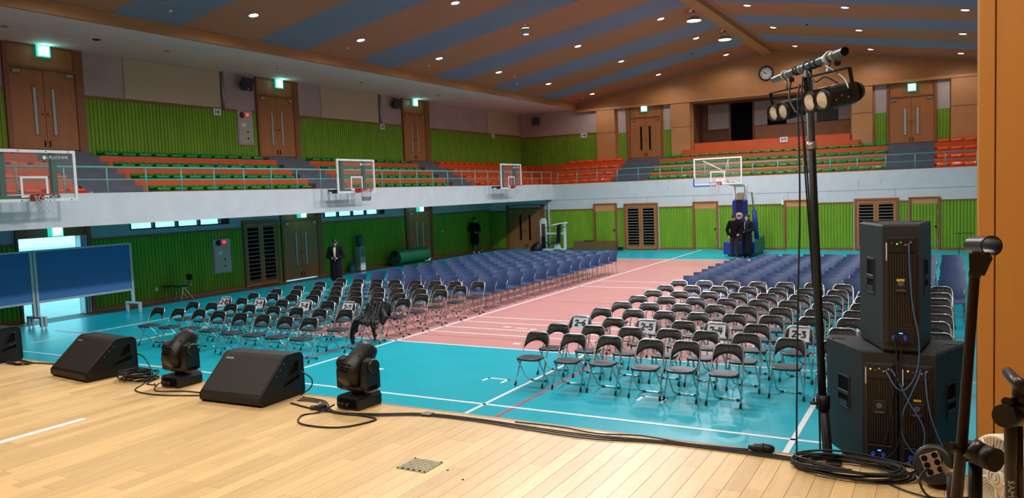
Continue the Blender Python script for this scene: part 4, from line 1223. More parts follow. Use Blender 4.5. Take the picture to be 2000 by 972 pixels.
# ------------------------------------------------------------------ moving head lights
M_MH=mat('moving_head_plastic',(20,20,20),.42,var=.10,scale=20,bump=.05)
def moving_head(loc,rz,label):
    o=thing('moving_head_light',label,'stage light',loc,rz,'moving head lights')
    pf=[(-.125,.02),(-.115,.0),(.115,.0),(.125,.02),(.125,.085),(.105,.115),(-.105,.115),(-.125,.085)]
    b=MB().prism(pf,-.14,.14,'y').build('base',M_MH,o)
    MB().bbox(-.095,.095,-.146,-.138,.02,.095,b=.004).build('connector_panel',M_DARK,b)
    for x in (-.06,-.02,.03): MB().lathe([(.016,0),(.016,.035),(.010,.05)],c=(x,-.145,.055),axis=(0,-1,0),n=10).build('plug',M_BLACK,b)
    for x in (-.09,.09):
        for y in (-.11,.11): MB().lathe([(0,-.0),(.015,-.0),(.018,.012)],c=(x,y,-.0),n=8).build('rubber_foot',M_RUB,b)
    MB().lathe([(.06,.112),(.06,.15)],n=16).build('pan_bearing',M_MH,o)
    yk=MB()
    yk.bbox(-.17,.17,-.085,.085,.14,.205,b=.02)
    for sx in (-1,1):
        arm=[(-.085,.16),(.085,.16),(.085,.30),(.055,.40),(.0,.425),(-.055,.40),(-.085,.30)]
        yk.prism(arm,sx*.17,sx*.105,'x')
    y=yk.build('yoke',M_MH,o)
    for sx in (-1,1): MB().lathe([(.06,0),(.065,.015),(.055,.035)],c=(sx*.165,0,.355),axis=(sx,0,0),n=16).build('yoke_cap',M_MH,y)
    for k in range(5): MB().box(.172,.175,-.05+.02*k,-.042+.02*k,.16,.19).build('yoke_vent',M_DARK,y)
    # head: axis leans back and up, away from the stage
    ax=Vector((.05,.72,.69)).normalized(); c=Vector((0,0,.352))
    u=Vector((1,0,0)); u=(u-ax*u.dot(ax)).normalized(); v_=ax.cross(u)
    rings=[]; 
    for (t,rx,ry) in ((-.185,.055,.05),(-.18,.082,.078),(-.10,.100,.108),(.0,.100,.115),(.09,.098,.108),(.15,.092,.095),(.185,.086,.086),(.19,.078,.078)):
        ring=[]
        for k in range(25):
            a=2*PI*k/24; ca,sa=math.cos(a),math.sin(a); e=.75 if t<.05 else .95
            ring.append(c+ax*t+u*rx*math.copysign(abs(ca)**e,ca)+v_*ry*math.copysign(abs(sa)**e,sa))
        rings.append(ring)
    mb=MB(); mb.grid(rings); n=len(mb.v); mb.face([n-25*8+i for i in range(24)]); 
    h=mb.build('head',M_MH,o)
    MB().lathe([(0,.188),(.076,.188),(.08,.195)],c=c,axis=ax,n=20,cap=False).build('lens',M_GLASSW,h)
    up=-v_ if (-v_).z>0 else v_
    for r_ in range(3):
        for k in range(7):
            T=Matrix((( u.x,ax.x,up.x,0),(u.y,ax.y,up.y,0),(u.z,ax.z,up.z,0),(0,0,0,1)))
            MB().box(-.003,.003,-.008,.008,-.003,.003,Matrix.Translation(c+ax*(-.13+.027*r_)+u*(-.045+.015*k)+up*(.101+.0045*r_))@T).build('vent_slot',M_DARK,h)
    for (t,uu) in ((-.09,.062),(.04,.065)):
        MB().lathe([(0,0),(.011,0),(.011,.004)],c=c+ax*t+u*uu+up*.098,axis=up,n=8).build('head_screw',M_BLACK,h)
moving_head((-4.38,5.04,SZ),-.06,'black moving head light between the wedge monitor and the floor plate')
moving_head((-6.60,5.0,SZ),.02,'black moving head light between two wedge monitors')

# ------------------------------------------------------------------ stage floor plate, cables
o=thing('floor_socket_plate','brass chequered floor socket plate let into the stage boards','plate',(-3.02,4.03,SZ))
M_WB=mat('worn_brass',(150,142,108),.35,metal=.55,var=.15,scale=24)
MB().bbox(-.115,.115,-.105,.105,.0,.005,b=.002).build('plate',M_WB,o)
g=MB()
for i in range(7):
    for j in range(6):
        T=Matrix.Translation((-.09+.03*i,-.075+.03*j,.005))@Matrix.Rotation(.78 if (i+j)%2 else -.78,4,'Z'); g.box(-.011,.011,-.003,.003,0,.002,T)
stuff(g.build('chequer_ridges',M_WB,o))
for k in range(4): MB().box(-.08+.045*k,-.058+.045*k,-.103,-.085,.0045,.0058).build('slot',M_DARK,o)
for sx in (-1,1):
    for sy in (-1,1): MB().lathe([(0,0),(.007,0),(.006,.003)],c=(sx*.105,sy*.096,.005),n=8).build('screw',M_DARK,o)
for (x,y) in ((-2.80,4.03),(-2.62,3.93)): tag(MB().lathe([(0,0),(.009,0),(.008,.002)],n=8).build('floor_screw',M_DARK,None,(x,y,SZ)),'dark screw head in the boards right of the floor plate, '+('nearer it' if x<-2.7 else 'farther from it'),'screw')
z=SZ+.008
cable('coiled_cable','black cable coil lying beside the left wedge monitor',coil_pts(-7.25,4.98,SZ,.17,8,1.1,.8,2,.03),.0075)
cable('coiled_cable','thin black cable coil beside the wedge at the left edge',coil_pts(-9.45,5.0,SZ,.14,3,1.3,.55,4),.007)
cable('coiled_cable','large black cable coil in front of the stacked loudspeakers',coil_pts(-.52,4.97,SZ,.20,9,1.5,.75,6,.02),.0068)
cable('stage_cable','black cable rising from the coil to the back of the left wedge',[(-7.15,5.08,z+.03),(-7.3,5.12,z+.16),(-7.5,5.17,z+.2),(-7.62,5.14,z+.16)],.007)
cable('stage_cable','black cable looping in front of the first moving head light',[(-7.05,4.93,z),(-6.95,4.8,z),(-6.85,4.66,z),(-6.65,4.6,z),(-6.35,4.62,z),(-5.98,4.75,z),(-5.6,4.82,z)],.006)
cable('stage_cable','black cable from the coil to the first moving head light',[(-7.02,4.98,z),(-6.95,4.86,z),(-6.82,4.86,z),(-6.72,4.78,z+.04)],.006)
cable('stage_cable','black cable running between the first moving head and the middle wedge',[(-6.66,4.79,z+.05),(-6.6,4.7,z),(-6.3,4.8,z),(-6.0,4.82,z),(-5.86,4.86,z)],.006)
cable('stage_cable','black cable loop on the boards before the second moving head light',[(-4.46,4.82,z+.05),(-4.55,4.72,z),(-4.62,4.6,z),(-4.45,4.42,z),(-4.1,4.46,z),(-3.96,4.72,z),(-4.1,4.78,z),(-4.6,4.78,z),(-5.0,4.86,z)],.007)
for k,(dy,lab) in enumerate(((0,'black mains cable along the stage edge, nearest the audience'),(-.028,'black mains cable along the stage edge, middle of three'),(-.06,'black mains cable along the stage edge, nearest the performers'))):
    pts=[(-5.05+.02*k,5.05-.05*k,z),(-4.75,5.02+dy,z),(-4.45,4.8+dy*.5,z),(-4.1,4.86+dy,z),(-3.7,5.03+dy,z),(-3.2,5.06+dy,z),(-2.7,5.03+dy*1.2,z),(-2.2,5.02+dy*1.3,z),(-1.7,5.09+dy*.8,z),(-1.2,5.10+dy,z),(-.8,5.08+dy,z)]
    cable('stage_cable',lab,pts,.0052)
cable('stage_cable','thin black cable waving along the stage edge before the chairs',[(-2.9,5.1,z),(-2.5,5.11,z),(-2.2,5.07,z),(-1.9,5.14,z),(-1.55,5.10,z),(-1.15,5.13,z)],.005)
cable('stage_cable','black cable behind the middle wedge looping over the stage edge',[(-5.12,5.1,z),(-5.05,5.16,z+.06),(-5.02,5.15,z+.14),(-5.08,5.12,z+.2),(-5.16,5.12,z+.22)],.006)
cable('stage_cable','black cable from the left coil along the edge',[(-9.3,5.05,z),(-9.0,5.1,z),(-8.7,5.1,z),(-8.45,5.12,z)],.007)
o=thing('cable_connector','black inline mains connector lying on the stage edge','connector',(-1.06,5.12,SZ+.03),.1)
MB().lathe([(.012,-.09),(.02,-.07),(.03,-.05),(.032,.03),(.026,.06),(.014,.075)],axis=(1,0,0),n=10).build('plug_body',M_BLACK,o)
MB().lathe([(.034,-.01),(.034,.01)],axis=(1,0,0),n=10).build('plug_collar',M_RUB,o)
for (x,y,lab) in ((-3.66,5.02,'grey tape square holding cables right of the second moving head'),(-.62,5.07,'dark tape square under the large cable coil'),(-4.86,5.0,'black plug cluster on the boards')):
    if 'tape' in lab: tag(MB().bbox(-.045,.045,-.04,.04,.012,.018,b=.002).build('tape_patch',mat('grey_tape',(120,112,110),.6,var=.1,scale=12) if x<-3 else M_BLACK,None,(x,y,SZ)),lab,'tape')
o=thing('plug_cluster','cluster of black plugs at the foot of the second moving head light','connector',(-4.6,4.8,SZ))
for k,(x,y,a) in enumerate(((-.05,0,.3),(.0,.03,-.4),(.03,-.03,.9))):
    MB().bbox(-.05,.05,-.018,.018,0.0+.012*k,.035+.012*k,b=.008,M=Matrix.Translation((x,y,0))@Matrix.Rotation(a,4,'Z')).build('plug',M_BLACK,o)
MB().ell((.0,.0,.06),(.01,.01,.01)).build('white_tip',M_PAPER,o)

# ------------------------------------------------------------------ loudspeaker stack beyond the stage edge
def at(px,py,d): return Vector((0,0,CH)) + (RT*((px-1000)/1522.9) - UP*((py-486)/1522.9) + FW)*d
def aty(px,py,Y):
    r=RT*((px-1000)/1522.9) - UP*((py-486)/1522.9) + FW
    return Vector((0,0,CH)) + r*(Y/r.y)
M_SPK=mat('charcoal_cabinet_paint',(30,36,37),.6,var=.15,scale=40,bump=.15)
M_AMP=mat('amplifier_casting',(46,38,33),.5,var=.1,scale=20)
M_LEDB=mat('blue_led',(60,120,255),.3,emit=(60,120,255),estr=4)
M_LEDG=mat('green_led',(60,255,80),.3,emit=(60,255,80),estr=3)
M_LEDO=mat('orange_led',(255,150,30),.3,emit=(255,150,30),estr=4)
M_BPLUG=mat('blue_plug',(44,66,170),.4,var=.05,scale=20)
M_YEL=mat('yellow_sticker',(236,200,40),.6,var=.04,scale=20)
M_BCAB=mat('blue_signal_cable',(66,110,170),.5,var=.1,scale=40)
def pa_box(name,label,rl,rr,fl_,fr_,ya,yb,z0,z1,flare_handles=(-1,1)):
    """trapezoid cabinet seen from its narrow rear: rear x range rl..rr at y=ya, front x range fl..fr at y=yb"""
    o=thing(name,label,'loudspeaker',((rl+rr)/2,ya,z0),0,'stacked loudspeakers'); cx=(rl+rr)/2; h=z1-z0; dp=yb-ya
    P=[(rl-cx,0),(rr-cx,0),(fr_-cx,dp*.8),(fr_-cx,dp),(fl_-cx,dp),(fl_-cx,dp*.8)]
    c=.012; mb=MB()
    def ring(sc_,z):
        mx=sum(p[0] for p in P)/6; my=dp/2
        return [((p[0]-mx)*(1-sc_/.2)+mx,(p[1]-my)*(1-sc_/.26)+my,z) for p in P]
    R4=[ring(c,0),ring(0,c),ring(0,h-c),ring(c,h)]
    for q in R4: q.append(q[0])
    mb.grid(R4,smooth=False); n=len(mb.v); mb.face([n-7+i for i in range(6)]); mb.face([n-28+i for i in range(6)][::-1])
    mb.build('cabinet',M_SPK,o)
    hw=(rr-rl)/2*.84
    # rear amplifier module
    a=MB().bbox(-hw,hw,-.012,.01,.05,h-.075,b=.006).build('amplifier_module',M_AMP,o)
    io=MB().bbox(-hw*.86,hw*.86,-.02,-.010,h-.175,h-.085,b=.003).build('input_panel',M_BLACK,a)
    fi=MB(); nf=11
    for k in range(nf):
        x=-hw*.84+2*hw*.84*k/(nf-1); fi.box(x-.0036,x+.0036,-.026,-.011,.17,h-.185)
    stuff(fi.build('heatsink_fins',M_AMP,a))
    MB().bbox(-hw*.86,hw*.86,-.02,-.010,.06,.155,b=.003).build('output_panel',M_BLACK,a)
    MB().bbox(-.042,.042,-.032,-.02,h*.47,h*.59,b=.003).build('logo_plate',M_BLACK,a)
    MB().lathe([(0,0),(.019,0),(.017,.004)],c=(0,-.032,h*.545),axis=(0,-1,0),n=16).build('round_emblem',mat('blue_grey_emblem',(88,104,140),.35,metal=.3,var=.05,scale=20),a)
    text_obj('lettering','crown',.021,M_STEEL,a,Matrix.Translation((0,-.0325,h*.492))@Matrix.Rotation(PI/2,4,'X'),.0008)
    for k,(x,z_,m) in enumerate(((-hw*.6,h-.115,M_STEEL if z1>2 else M_LEDO),(-hw*.25,h-.12,M_LEDG if z1>2 else M_STEEL),(0,h-.11,M_STEEL),(hw*.3,h-.125,M_STEEL),(hw*.62,h-.11,M_STEEL))):
        MB().lathe([(0,0),(.0045 if k<2 else .008,0),(.0035 if k<2 else .006,.006)],c=(x,-.02,z_),axis=(0,-1,0),n=10).build('panel_light' if k<2 else 'input_socket',m,a)
    for k,x in enumerate((-hw*.42,hw*.28)):
        MB().lathe([(.014,0),(.016,.012),(.012,.03),(.008,.045)],c=(x,-.02,.10),axis=(0,-1,-.3),n=12).build('blue_plug',M_BPLUG,a)
    MB().box(-.012,.008,-.023,-.0205,.118,.124).build('status_light',M_LEDB,a)
    MB().box(-hw*.97,-hw*.9,-.0135,-.0125,h*.72,h*.86).build('rating_label',M_PAPER,a)
    for s in (-1,1):
        A=Vector((rl-cx,0,0)) if s<0 else Vector((rr-cx,0,0)); Bp=Vector((fl_-cx,dp*.8,0)) if s<0 else Vector((fr_-cx,dp*.8,0))
        d=(Bp-A); L=d.length; d.normalize(); nn=Vector((d.y,-d.x,0))*(1 if s>0 else -1)
        if nn.x*s<0: nn=-nn
        T=Matrix(((d.x,nn.x,0,A.x),(d.y,nn.y,0,A.y),(0,0,1,0),(0,0,0,1)))
        if s in flare_handles:
            rm=MB(); 
            for (u0,u1,v0,v1) in ((.34,.36,h*.42,h*.72),(.64,.66,h*.42,h*.72),(.36,.64,h*.70,h*.72),(.36,.64,h*.42,h*.44)): rm.bbox(L*u0,L*u1,-.001,.006,v0,v1,b=.002,M=T)
            rm.build('handle_rim',M_SPK,o)
            MB().box(L*.36,L*.64,-.004,.0012,h*.44,h*.70,T).build('handle_pocket',M_DARK,o)
            MB().bbox(L*.35,L*.65,-.003,.010,h*.545,h*.58,b=.004,M=T).build('handle_bar',M_SPK,o)
            MB().box(L*.40,L*.64,.0012,.004,h*.445,h*.49,T).build('handle_plate',M_AMP,o)
    for (x,y) in ((P[5][0]+.08,dp*.72),(P[2][0]-.08,dp*.72)):
        MB().bbox(x-.04,x+.04,y-.025,y+.025,h-.001,h+.004,b=.002).build('rigging_plate',M_BLACKM,o)
    return o
for k in range(2):
    o=thing('subwoofer','black subwoofer carrying the stacked loudspeakers, %s of two'%('lower' if k==0 else 'upper'),'loudspeaker',(-.32,5.74,.595*k),0,'subwoofers')
    MB().bbox(-.325,.335,-.27,.27,0,.593,b=.012).build('cabinet',M_SPK,o)
    MB().bbox(-.29,.30,.27,.28,.04,.55,b=.004).build('grille',M_GRILLE,o)
pa_box('loudspeaker','left loudspeaker of the lower pair in the black stack',-.49,-.285,-.755,-.335,5.44,5.95,1.19,1.955,(-1,))
pa_box('loudspeaker','right loudspeaker of the lower pair in the black stack',-.275,-.07,-.325,.095,5.44,5.95,1.19,1.955,(1,))
o=pa_box('loudspeaker','single loudspeaker on top of the black stack',-.365,-.155,-.535,-.105,5.42,5.95,1.962,2.765)
for (x,z_,nm,lb) in ((-.262,2.42,'sticker','yellow sticker on the rear of the topmost loudspeaker'),(-.172,1.66,'sticker','yellow sticker on the rear of the lower right loudspeaker')):
    yy=5.42-.032 if z_>2 else 5.44-.032
    tag(MB().box(-.022,.022,-.003,-.0005,-.007,.007).build('yellow_sticker',M_YEL,None,(x,yy,z_)),lb,'sticker')
def scable(label,pts,m,r=.0045,Y=5.36):
    cable('signal_cable' if m is M_BCAB else 'speaker_cable',label,[aty(px,py,Y+dy) for (px,py,dy) in pts],r,m,group='cables on the loudspeakers')
scable('blue cable from the top loudspeaker down to the left amplifier',[(1775,475,.03),(1777,530,0),(1783,600,0),(1793,650,0),(1795,700,0),(1785,740,0),(1763,763,0),(1745,750,0),(1730,722,.05)],M_BCAB)
scable('blue cable crossing from the left amplifier to the right outlet',[(1740,720,.05),(1755,745,0),(1775,785,0),(1797,820,0),(1806,845,0),(1803,875,0),(1788,886,0),(1773,870,0),(1762,845,0),(1763,808,0),(1775,780,0),(1793,740,0),(1798,722,.05)],M_BCAB)
scable('blue cable hanging down the right amplifier to the floor',[(1807,725,.05),(1810,770,0),(1820,820,0),(1835,858,0),(1846,878,0)],M_BCAB)
scable('grey speaker cable from the top loudspeaker to the left amplifier, left one',[(1746,652,.0),(1751,690,0),(1754,730,0),(1759,780,0),(1760,840,0),(1748,880,0),(1730,895,0)],M_RUB,.006)
scable('grey speaker cable from the top loudspeaker to the left amplifier, right one',[(1762,652,.0),(1760,690,0),(1752,725,0),(1742,790,0),(1735,840,0),(1722,880,0),(1714,895,0)],M_RUB,.005)

# ------------------------------------------------------------------ lighting stand with two blinders
M_TUBE=mat('scuffed_steel_tube',(96,102,102),.4,metal=.55,var=.3,scale=14,stretch=(1,1,1))
M_WARM=mat('warm_reflector',(232,216,196),.3,metal=.1,var=.22,scale=22)
o=thing('lighting_stand','tall black lighting stand with crossbar in front of the stage','light stand',(-.70,5.62,0))
B0=Vector((-.70,5.62,0))
def rel(p): return Vector(p)-B0
MB().tube([(0,0,.15),(-.005,0,.9),rel((-.752,5.6,1.56))],.032,12).build('lower_pole',M_BLACKM,o)
MB().tube([rel((-.75,5.6,1.5)),rel((-.822,5.6,3.80))],.025,12).build('upper_pole',M_BLACKM,o)
MB().lathe([(.046,0),(.046,.10)],c=rel((-.752,5.6,1.50)),n=12).build('clamp_collar',M_BLACKM,o)
MB().tube([rel((-.755,5.58,1.54)),rel((-.82,5.53,1.55))],.011,8).build('clamp_knob',M_BLACKM,o)
MB().lathe([(.032,0),(.032,.05)],c=rel((-.806,5.6,3.27)),n=12).build('spigot_sleeve',M_STEEL,o)
for k in range(3):
    a=math.radians((100,180,262)[k])
    MB().tube([(.03*math.cos(a),.03*math.sin(a),.75),(.42*math.cos(a),.42*math.sin(a)-.0,.012)],.014,8).build('leg',M_BLACKM,o)
MB().lathe([(.045,.68),(.05,.70),(.05,.8),(.045,.82)],n=12).build('leg_collar',M_BLACKM,o)
bR=at(1650,100,4.5); bL=at(1511,156,6.3)
bd=(bL-bR).normalized()
cb=MB().tube([rel(bR),rel(bR+(bL-bR)*.5),rel(bL)],.0255,14,caps=False).build('crossbar',M_TUBE,o)
MB().lathe([(0,0),(.021,0)],c=rel(bR+bd*.01),axis=-bd,n=12,cap=False).build('bar_hollow',M_DARK,cb)
for t in (.10,.18,.52,.72): MB().lathe([(.029,0),(.031,.004),(.031,.03),(.029,.034)],c=rel(bR+(bL-bR)*t),axis=bd,n=12).build('tape_band',M_PAPER if t in (.18,) else M_STEEL,cb)
for k,t in enumerate((.30,.36,.44,.55,.60)):
    p=rel(bR+(bL-bR)*t); u_=bd; s_=Vector((-u_.y,u_.x,0)).normalized()
    MB().tube([p+(s_*math.cos(a)+Vector((0,0,1))*math.sin(a))*.031+u_*.006*math.sin(2*a) for a in [2*PI*i/12 for i in range(12)]],.005,6,closed=True).build('cable_wrap',M_RUB,cb)
def blinder(c,label,nrm,hang):
    n=Vector(nrm).normalized(); b=-n; hx=Vector((-n.y,n.x,0)); hx.normalize(); up=hx.cross(b)
    if up.z<0: up=-up
    # local: x = across the face, y = back, z = up; aimed down at the floor
    k_=.88
    T=Matrix(((hx.x*k_,b.x*k_,up.x*k_,0),(hx.y*k_,b.y*k_,up.y*k_,0),(hx.z*k_,b.z*k_,up.z*k_,0),(0,0,0,1)))
    o=thing('blinder_light',label,'stage light',tuple(c),0,'blinder lights on the crossbar')
    hs=MB()
    prof=[(-.138,-.03),(-.125,-.062),(-.09,-.076),(.09,-.076),(.125,-.062),(.138,-.03),(.138,.03),(.125,.062),(.09,.076),(-.09,.076),(-.125,.062),(-.138,.03)]
    hs.prism([(p,q) for p,q in prof],.02,.24,'y',T)
    hs.lathe([(.062,.24),(.05,.27)],c=T@Vector((.066,0,0)),axis=b,n=14); hs.lathe([(.062,.24),(.05,.27)],c=T@Vector((-.066,0,0)),axis=b,n=14)
    h=hs.build('housing',M_BLACKM,o)
    for s in (-1,1):
        MB().lathe([(.053,.0),(.060,.0),(.062,-.02),(.062,.03),(.055,.045)],c=T@Vector((s*.066,0,.0)),axis=-n,n=24,cap=False).build('lens_ring',M_BLACKM,o)
        MB().lathe([(.0,-.012),(.03,-.010),(.045,-.006),(.054,.0)],c=T@Vector((s*.066,0,0)),axis=-n,n=24,cap=False).build('reflector_lens',M_WARM,o)
    for x in (-.06,.06): MB().bbox(x-.025,x+.025,.10,.15,.075,.079,b=.001,M=T).build('white_tape',M_PAPER,h)
    for k in range(4): MB().lathe([(0,0),(.006,0),(.005,.004)],c=T@Vector((.137,.05+.05*k,-.02+.02*(k%2))),axis=hx,n=6).build('screw',M_STEEL,h)
    y=MB(); y.bbox(-.146,-.139,.04,.07,-.02,.17,b=.001,M=T); y.bbox(.139,.146,.18,.21,-.02,.17,b=.001,M=T)
    a=T@Vector((-.142,.055,.17)); c2=T@Vector((.142,.195,.17)); dd=(c2-a); L=dd.length; dd.normalize()
    e2=Vector((-dd.y,dd.x,0)).normalized(); e3=dd.cross(e2)
    K=Matrix(((dd.x,e2.x,e3.x,a.x),(dd.y,e2.y,e3.y,a.y),(dd.z,e2.z,e3.z,a.z),(0,0,0,1))); y.bbox(-.004,L+.004,-.016,.016,-.004,.004,b=.001,M=K)
    y.build('yoke',M_BLACKM,o)
    top=a+dd*L*.5; hp=Vector(hang)-Vector(c)
    MB().tube([top,hp-Vector((0,0,.03))],.009,8).build('hanging_bolt',M_STEEL,o)
    d_=Vector((bd.y,-bd.x,0)).normalized()
    MB().tube([hp+(d_*math.cos(t)+Vector((0,0,1))*math.sin(t))*.033 for t in [i*PI/8-.9 for i in range(15)]],.007,8).build('hook_clamp',M_ALU,o)
    MB().lathe([(.018,0),(.022,.01),(.018,.03)],c=hp-Vector((0,0,.035))+d_*.03,axis=d_,n=10).build('clamp_knob',M_BLACKM,o)
lv=Vector((-.68,-.70,-.20))
blinder(at(1594,197,4.72),'black twin blinder light hanging nearer on the crossbar',lv,bR+(bL-bR)*.16)
blinder(at(1521,219,5.9),'black twin blinder light hanging at the far end of the crossbar',lv,bR+(bL-bR)*.78)
for k,(pts,lab) in enumerate(((((1562,165,5.5),(1558,200,5.45),(1561,300,5.42),(1562,420,5.4),(1559,560,5.35),(1557,700,5.3),(1556,820,5.25),(1556,885,5.22)),'thin black cable hanging left of the lighting stand'),
    (((1568,150,5.5),(1566,210,5.4),(1576,330,5.42),(1584,450,5.4),(1592,600,5.38),(1597,700,5.36),(1600,800,5.3),(1602,880,5.25)),'black cable hanging against the lighting stand pole'),
    (((1545,160,5.9),(1541,190,5.8),(1552,215,5.6),(1566,235,5.5),(1572,330,5.45),(1580,440,5.42),(1588,560,5.4)),'black cable draped from the far end of the crossbar'))):
    cable('hanging_cable',lab,[at(*p) for p in pts],.006,group='cables on the lighting stand')
cable('hanging_cable','pale cable looping under the near end of the crossbar',[at(1612,128,4.75),at(1632,140,4.7),at(1650,155,4.65),at(1657,172,4.62)],.005,M_ALU)
cable('hanging_cable','dark cable bridging the two blinder lights',[at(1580,140,5.0),at(1592,160,4.85),at(1612,150,4.8),at(1640,165,4.7)],.005)

# ------------------------------------------------------------------ microphone stands, fan, stage box on the stage
M_CLIP=mat('mic_clip_plastic',(46,44,42),.35,var=.12,scale=30)
o=thing('microphone_stand','black microphone stand with empty clip in the right foreground','microphone stand',(.01,1.26,SZ)); b0=Vector((.01,1.26,SZ))
rl=lambda px,py,d: at(px,py,d)-b0
MB().lathe([(.0,0),(.125,0),(.125,.012),(.03,.022),(.014,.05)],n=24).build('round_base',M_BLACKM,o)
MB().tube([(0,0,.02),(0,0,.7),rl(1905,972,1.1),rl(1905,905,1.1)],.0088,12).build('lower_tube',M_BLACKM,o)
up_=MB().tube([rl(1868,972,1.09),rl(1880,850,1.09),rl(1893,680,1.09),rl(1904,530,1.09),rl(1906,505,1.09)],[.0078,.0072,.0068,.0068,.0068],12).build('upper_rod',mat('worn_brown_black_tube',(58,46,40),.4,metal=.3,var=.2,scale=25),o)
MB().lathe([(.008,0),(.008,.012)],c=rl(1903,541,1.09),axis=(.1,0,1),n=14).build('rod_collar',M_BLACKM,up_)
ca=rl(1901,479,1.11); cbv=rl(1937,480,1.05); ax=(cbv-ca).normalized()
u_,w_=frame_of(ax); cl=MB(); G=[]
for t in (0,.25,.5,.75,1):
    p=ca+(cbv-ca)*t; G.append([p+(u_*math.cos(a)+w_*math.sin(a))*(.0122-.0012*(1-t)) for a in [2*PI*.90*i/18+PI*.62 for i in range(19)]])
H=[[p_+ (Vector(p_)-(ca+(cbv-ca)*(i/4))).normalized()*.0016 for p_ in row] for i,row in enumerate(G)]
cl.grid(G); cl.grid(H,flip=True); cl.grid([[G[i][0],H[i][0]] for i in range(5)]); cl.grid([[G[i][-1],H[i][-1]] for i in range(5)]); cl.grid([G[0],H[0]]); cl.grid([G[-1],H[-1]])
c_=cl.build('mic_clip',M_CLIP,o)
MB().prism([(-.0095,-.022),(.0085,-.022),(.018,.002),(.014,.010),(-.0105,.008)],-.008,.008,'y',Matrix.Translation(rl(1909,506,1.085))).build('clip_hinge',M_CLIP,c_)
MB().tube([rl(1893,905,1.1)+Vector((0,0,.004)),rl(1900,862,1.1)],.0145,14).build('clutch_body',M_CLIP,o)
MB().tube([rl(1893,873,1.08),rl(1918,889,1.07)],.0160,16).build('clutch_hub',M_CLIP,o)
MB().tube([rl(1918,889,1.07),rl(1946,899,1.05)],[.0158,.0162],18).build('clutch_grip',M_BLACKM,o)
MB().tube([rl(1852,871,1.06),rl(1872,874,1.08)],[.0066,.006],14).build('clutch_bolt',M_CLIP,o)
o=thing('microphone_stand','short black stand with open silver edged clip beside the clutch','microphone stand',(-.02,1.30,SZ)); b0=Vector((-.02,1.30,SZ))
MB().lathe([(.0,0),(.12,0),(.12,.012),(.03,.02),(.014,.05)],c=(-.0,.27,0),n=24).build('round_base',M_BLACKM,o)
MB().tube([(0,.27,.02),(0,.2,.5),rl(1862,985,1.14),rl(1862,925,1.14)],.0088,12).build('lower_tube',M_BLACKM,o)
G=[];H=[]
p0=rl(1862,903,1.15)
for t in (-.016,0,.016):
    G.append([p0+Vector((.0135*math.cos(a),t,.0155*math.sin(a))) for a in [PI*.95+PI*1.1*i/14 for i in range(15)]]); H.append([p0+Vector((.0158*math.cos(a),t,.018*math.sin(a))) for a in [PI*.95+PI*1.1*i/14 for i in range(15)]])
cl=MB(); cl.grid(G); cl.grid(H,flip=True); cl.grid([G[0],H[0]]); cl.grid([G[-1],H[-1]])
cl.build('open_clip',M_STEEL,o)
o=thing('microphone_stand','black boom microphone stand cut by the right edge of the picture','microphone stand',(.10,1.17,SZ)); b0=Vector((.10,1.17,SZ))
MB().lathe([(.0,0),(.125,0),(.125,.012),(.03,.022),(.014,.05)],c=(.2,-.12,0),n=24).build('round_base',M_BLACKM,o)
MB().tube([(.2,-.12,.02),(.05,-.03,.6),rl(1975,985,1.0),rl(1974,905,1.0)],.0066,14).build('lower_tube',M_BLACKM,o)
sl=MB().tube([rl(1975,972,1.0),rl(1974,835,1.0),rl(1976,805,1.0)],[.0072,.0078,.0068],14).build('clutch_sleeve',M_CLIP,o)
MB().tube([rl(1992,972,1.0),rl(1990,825,1.0)],.0046,12).build('side_rod',mat('brown_rod',(60,44,36),.4,metal=.3,var=.15,scale=20),o)
MB().tube([rl(1960,812,.98),rl(1990,809,1.0)],[.0145,.0150],16).build('clutch_hub',M_CLIP,o)
MB().tube([rl(1986,808,1.0),rl(2040,815,.98)],.0085,12).build('boom_arm',M_BLACKM,o)
MB().tube([rl(1965,784,.98),rl(1980,784,1.0)],[.0058,.005],10).build('clutch_bolt',M_CLIP,o)
MB().tube([rl(1967,725,1.02),rl(1985,745,.99),rl(2003,758,.97)],[.0064,.0078,.0088],14).build('mic_clip',M_CLIP,o)
MB().tube([rl(1988,752,.99),rl(1990,800,1.0)],[.0065,.0085],10).build('clip_hinge',M_CLIP,o)
T=Matrix(((UP.x,RT.x,-FW.x,0),(UP.y,RT.y,-FW.y,0),(UP.z,RT.z,-FW.z,0),(0,0,0,1)))
# lettering runs down the sleeve, facing the stage
TT=Matrix.Translation(rl(1975,955,.9905))@Matrix(((-UP.x,RT.x,-FW.x,0),(-UP.y,RT.y,-FW.y,0),(-UP.z,RT.z,-FW.z,0),(0,0,0,1)))
text_obj('lettering','SAM',.0115,M_PAPER,sl,TT,.0003)

o=thing('electric_fan','white electric fan on the stage by the wood panelling','fan',(.24,4.15,SZ))
M_FAN=mat('ivory_fan_plastic',(226,222,208),.45,var=.04,scale=10)
fn=Vector((-.80,-.60,.0)).normalized(); fc=Vector((0,0,.37))
fu,fv=frame_of(fn)
MB().lathe([(.0,0),(.13,0),(.13,.02),(.03,.05),(.02,.16)],c=(.03,.03,0),n=20).build('base',M_FAN,o)
MB().tube([(.03,.03,.12),(.02,.02,.37)],.018,10).build('stem',M_FAN,o)
rg=MB().lathe([(.178,-.045),(.187,-.045),(.190,.045),(.180,.05),(.172,.045),(.172,-.04)],c=fc,axis=fn,n=36,cap=False).build('guard_ring',M_FAN,o)
gw=MB()
for k in range(48):
    a=2*PI*k/48; d=fu*math.cos(a)+fv*math.sin(a); gw.tube([fc+fn*.062+d*.045,fc+fn*.058+d*.12,fc+fn*.045+d*.175],.0016,4,caps=False)
stuff(gw.build('guard_wires',M_FAN,o))
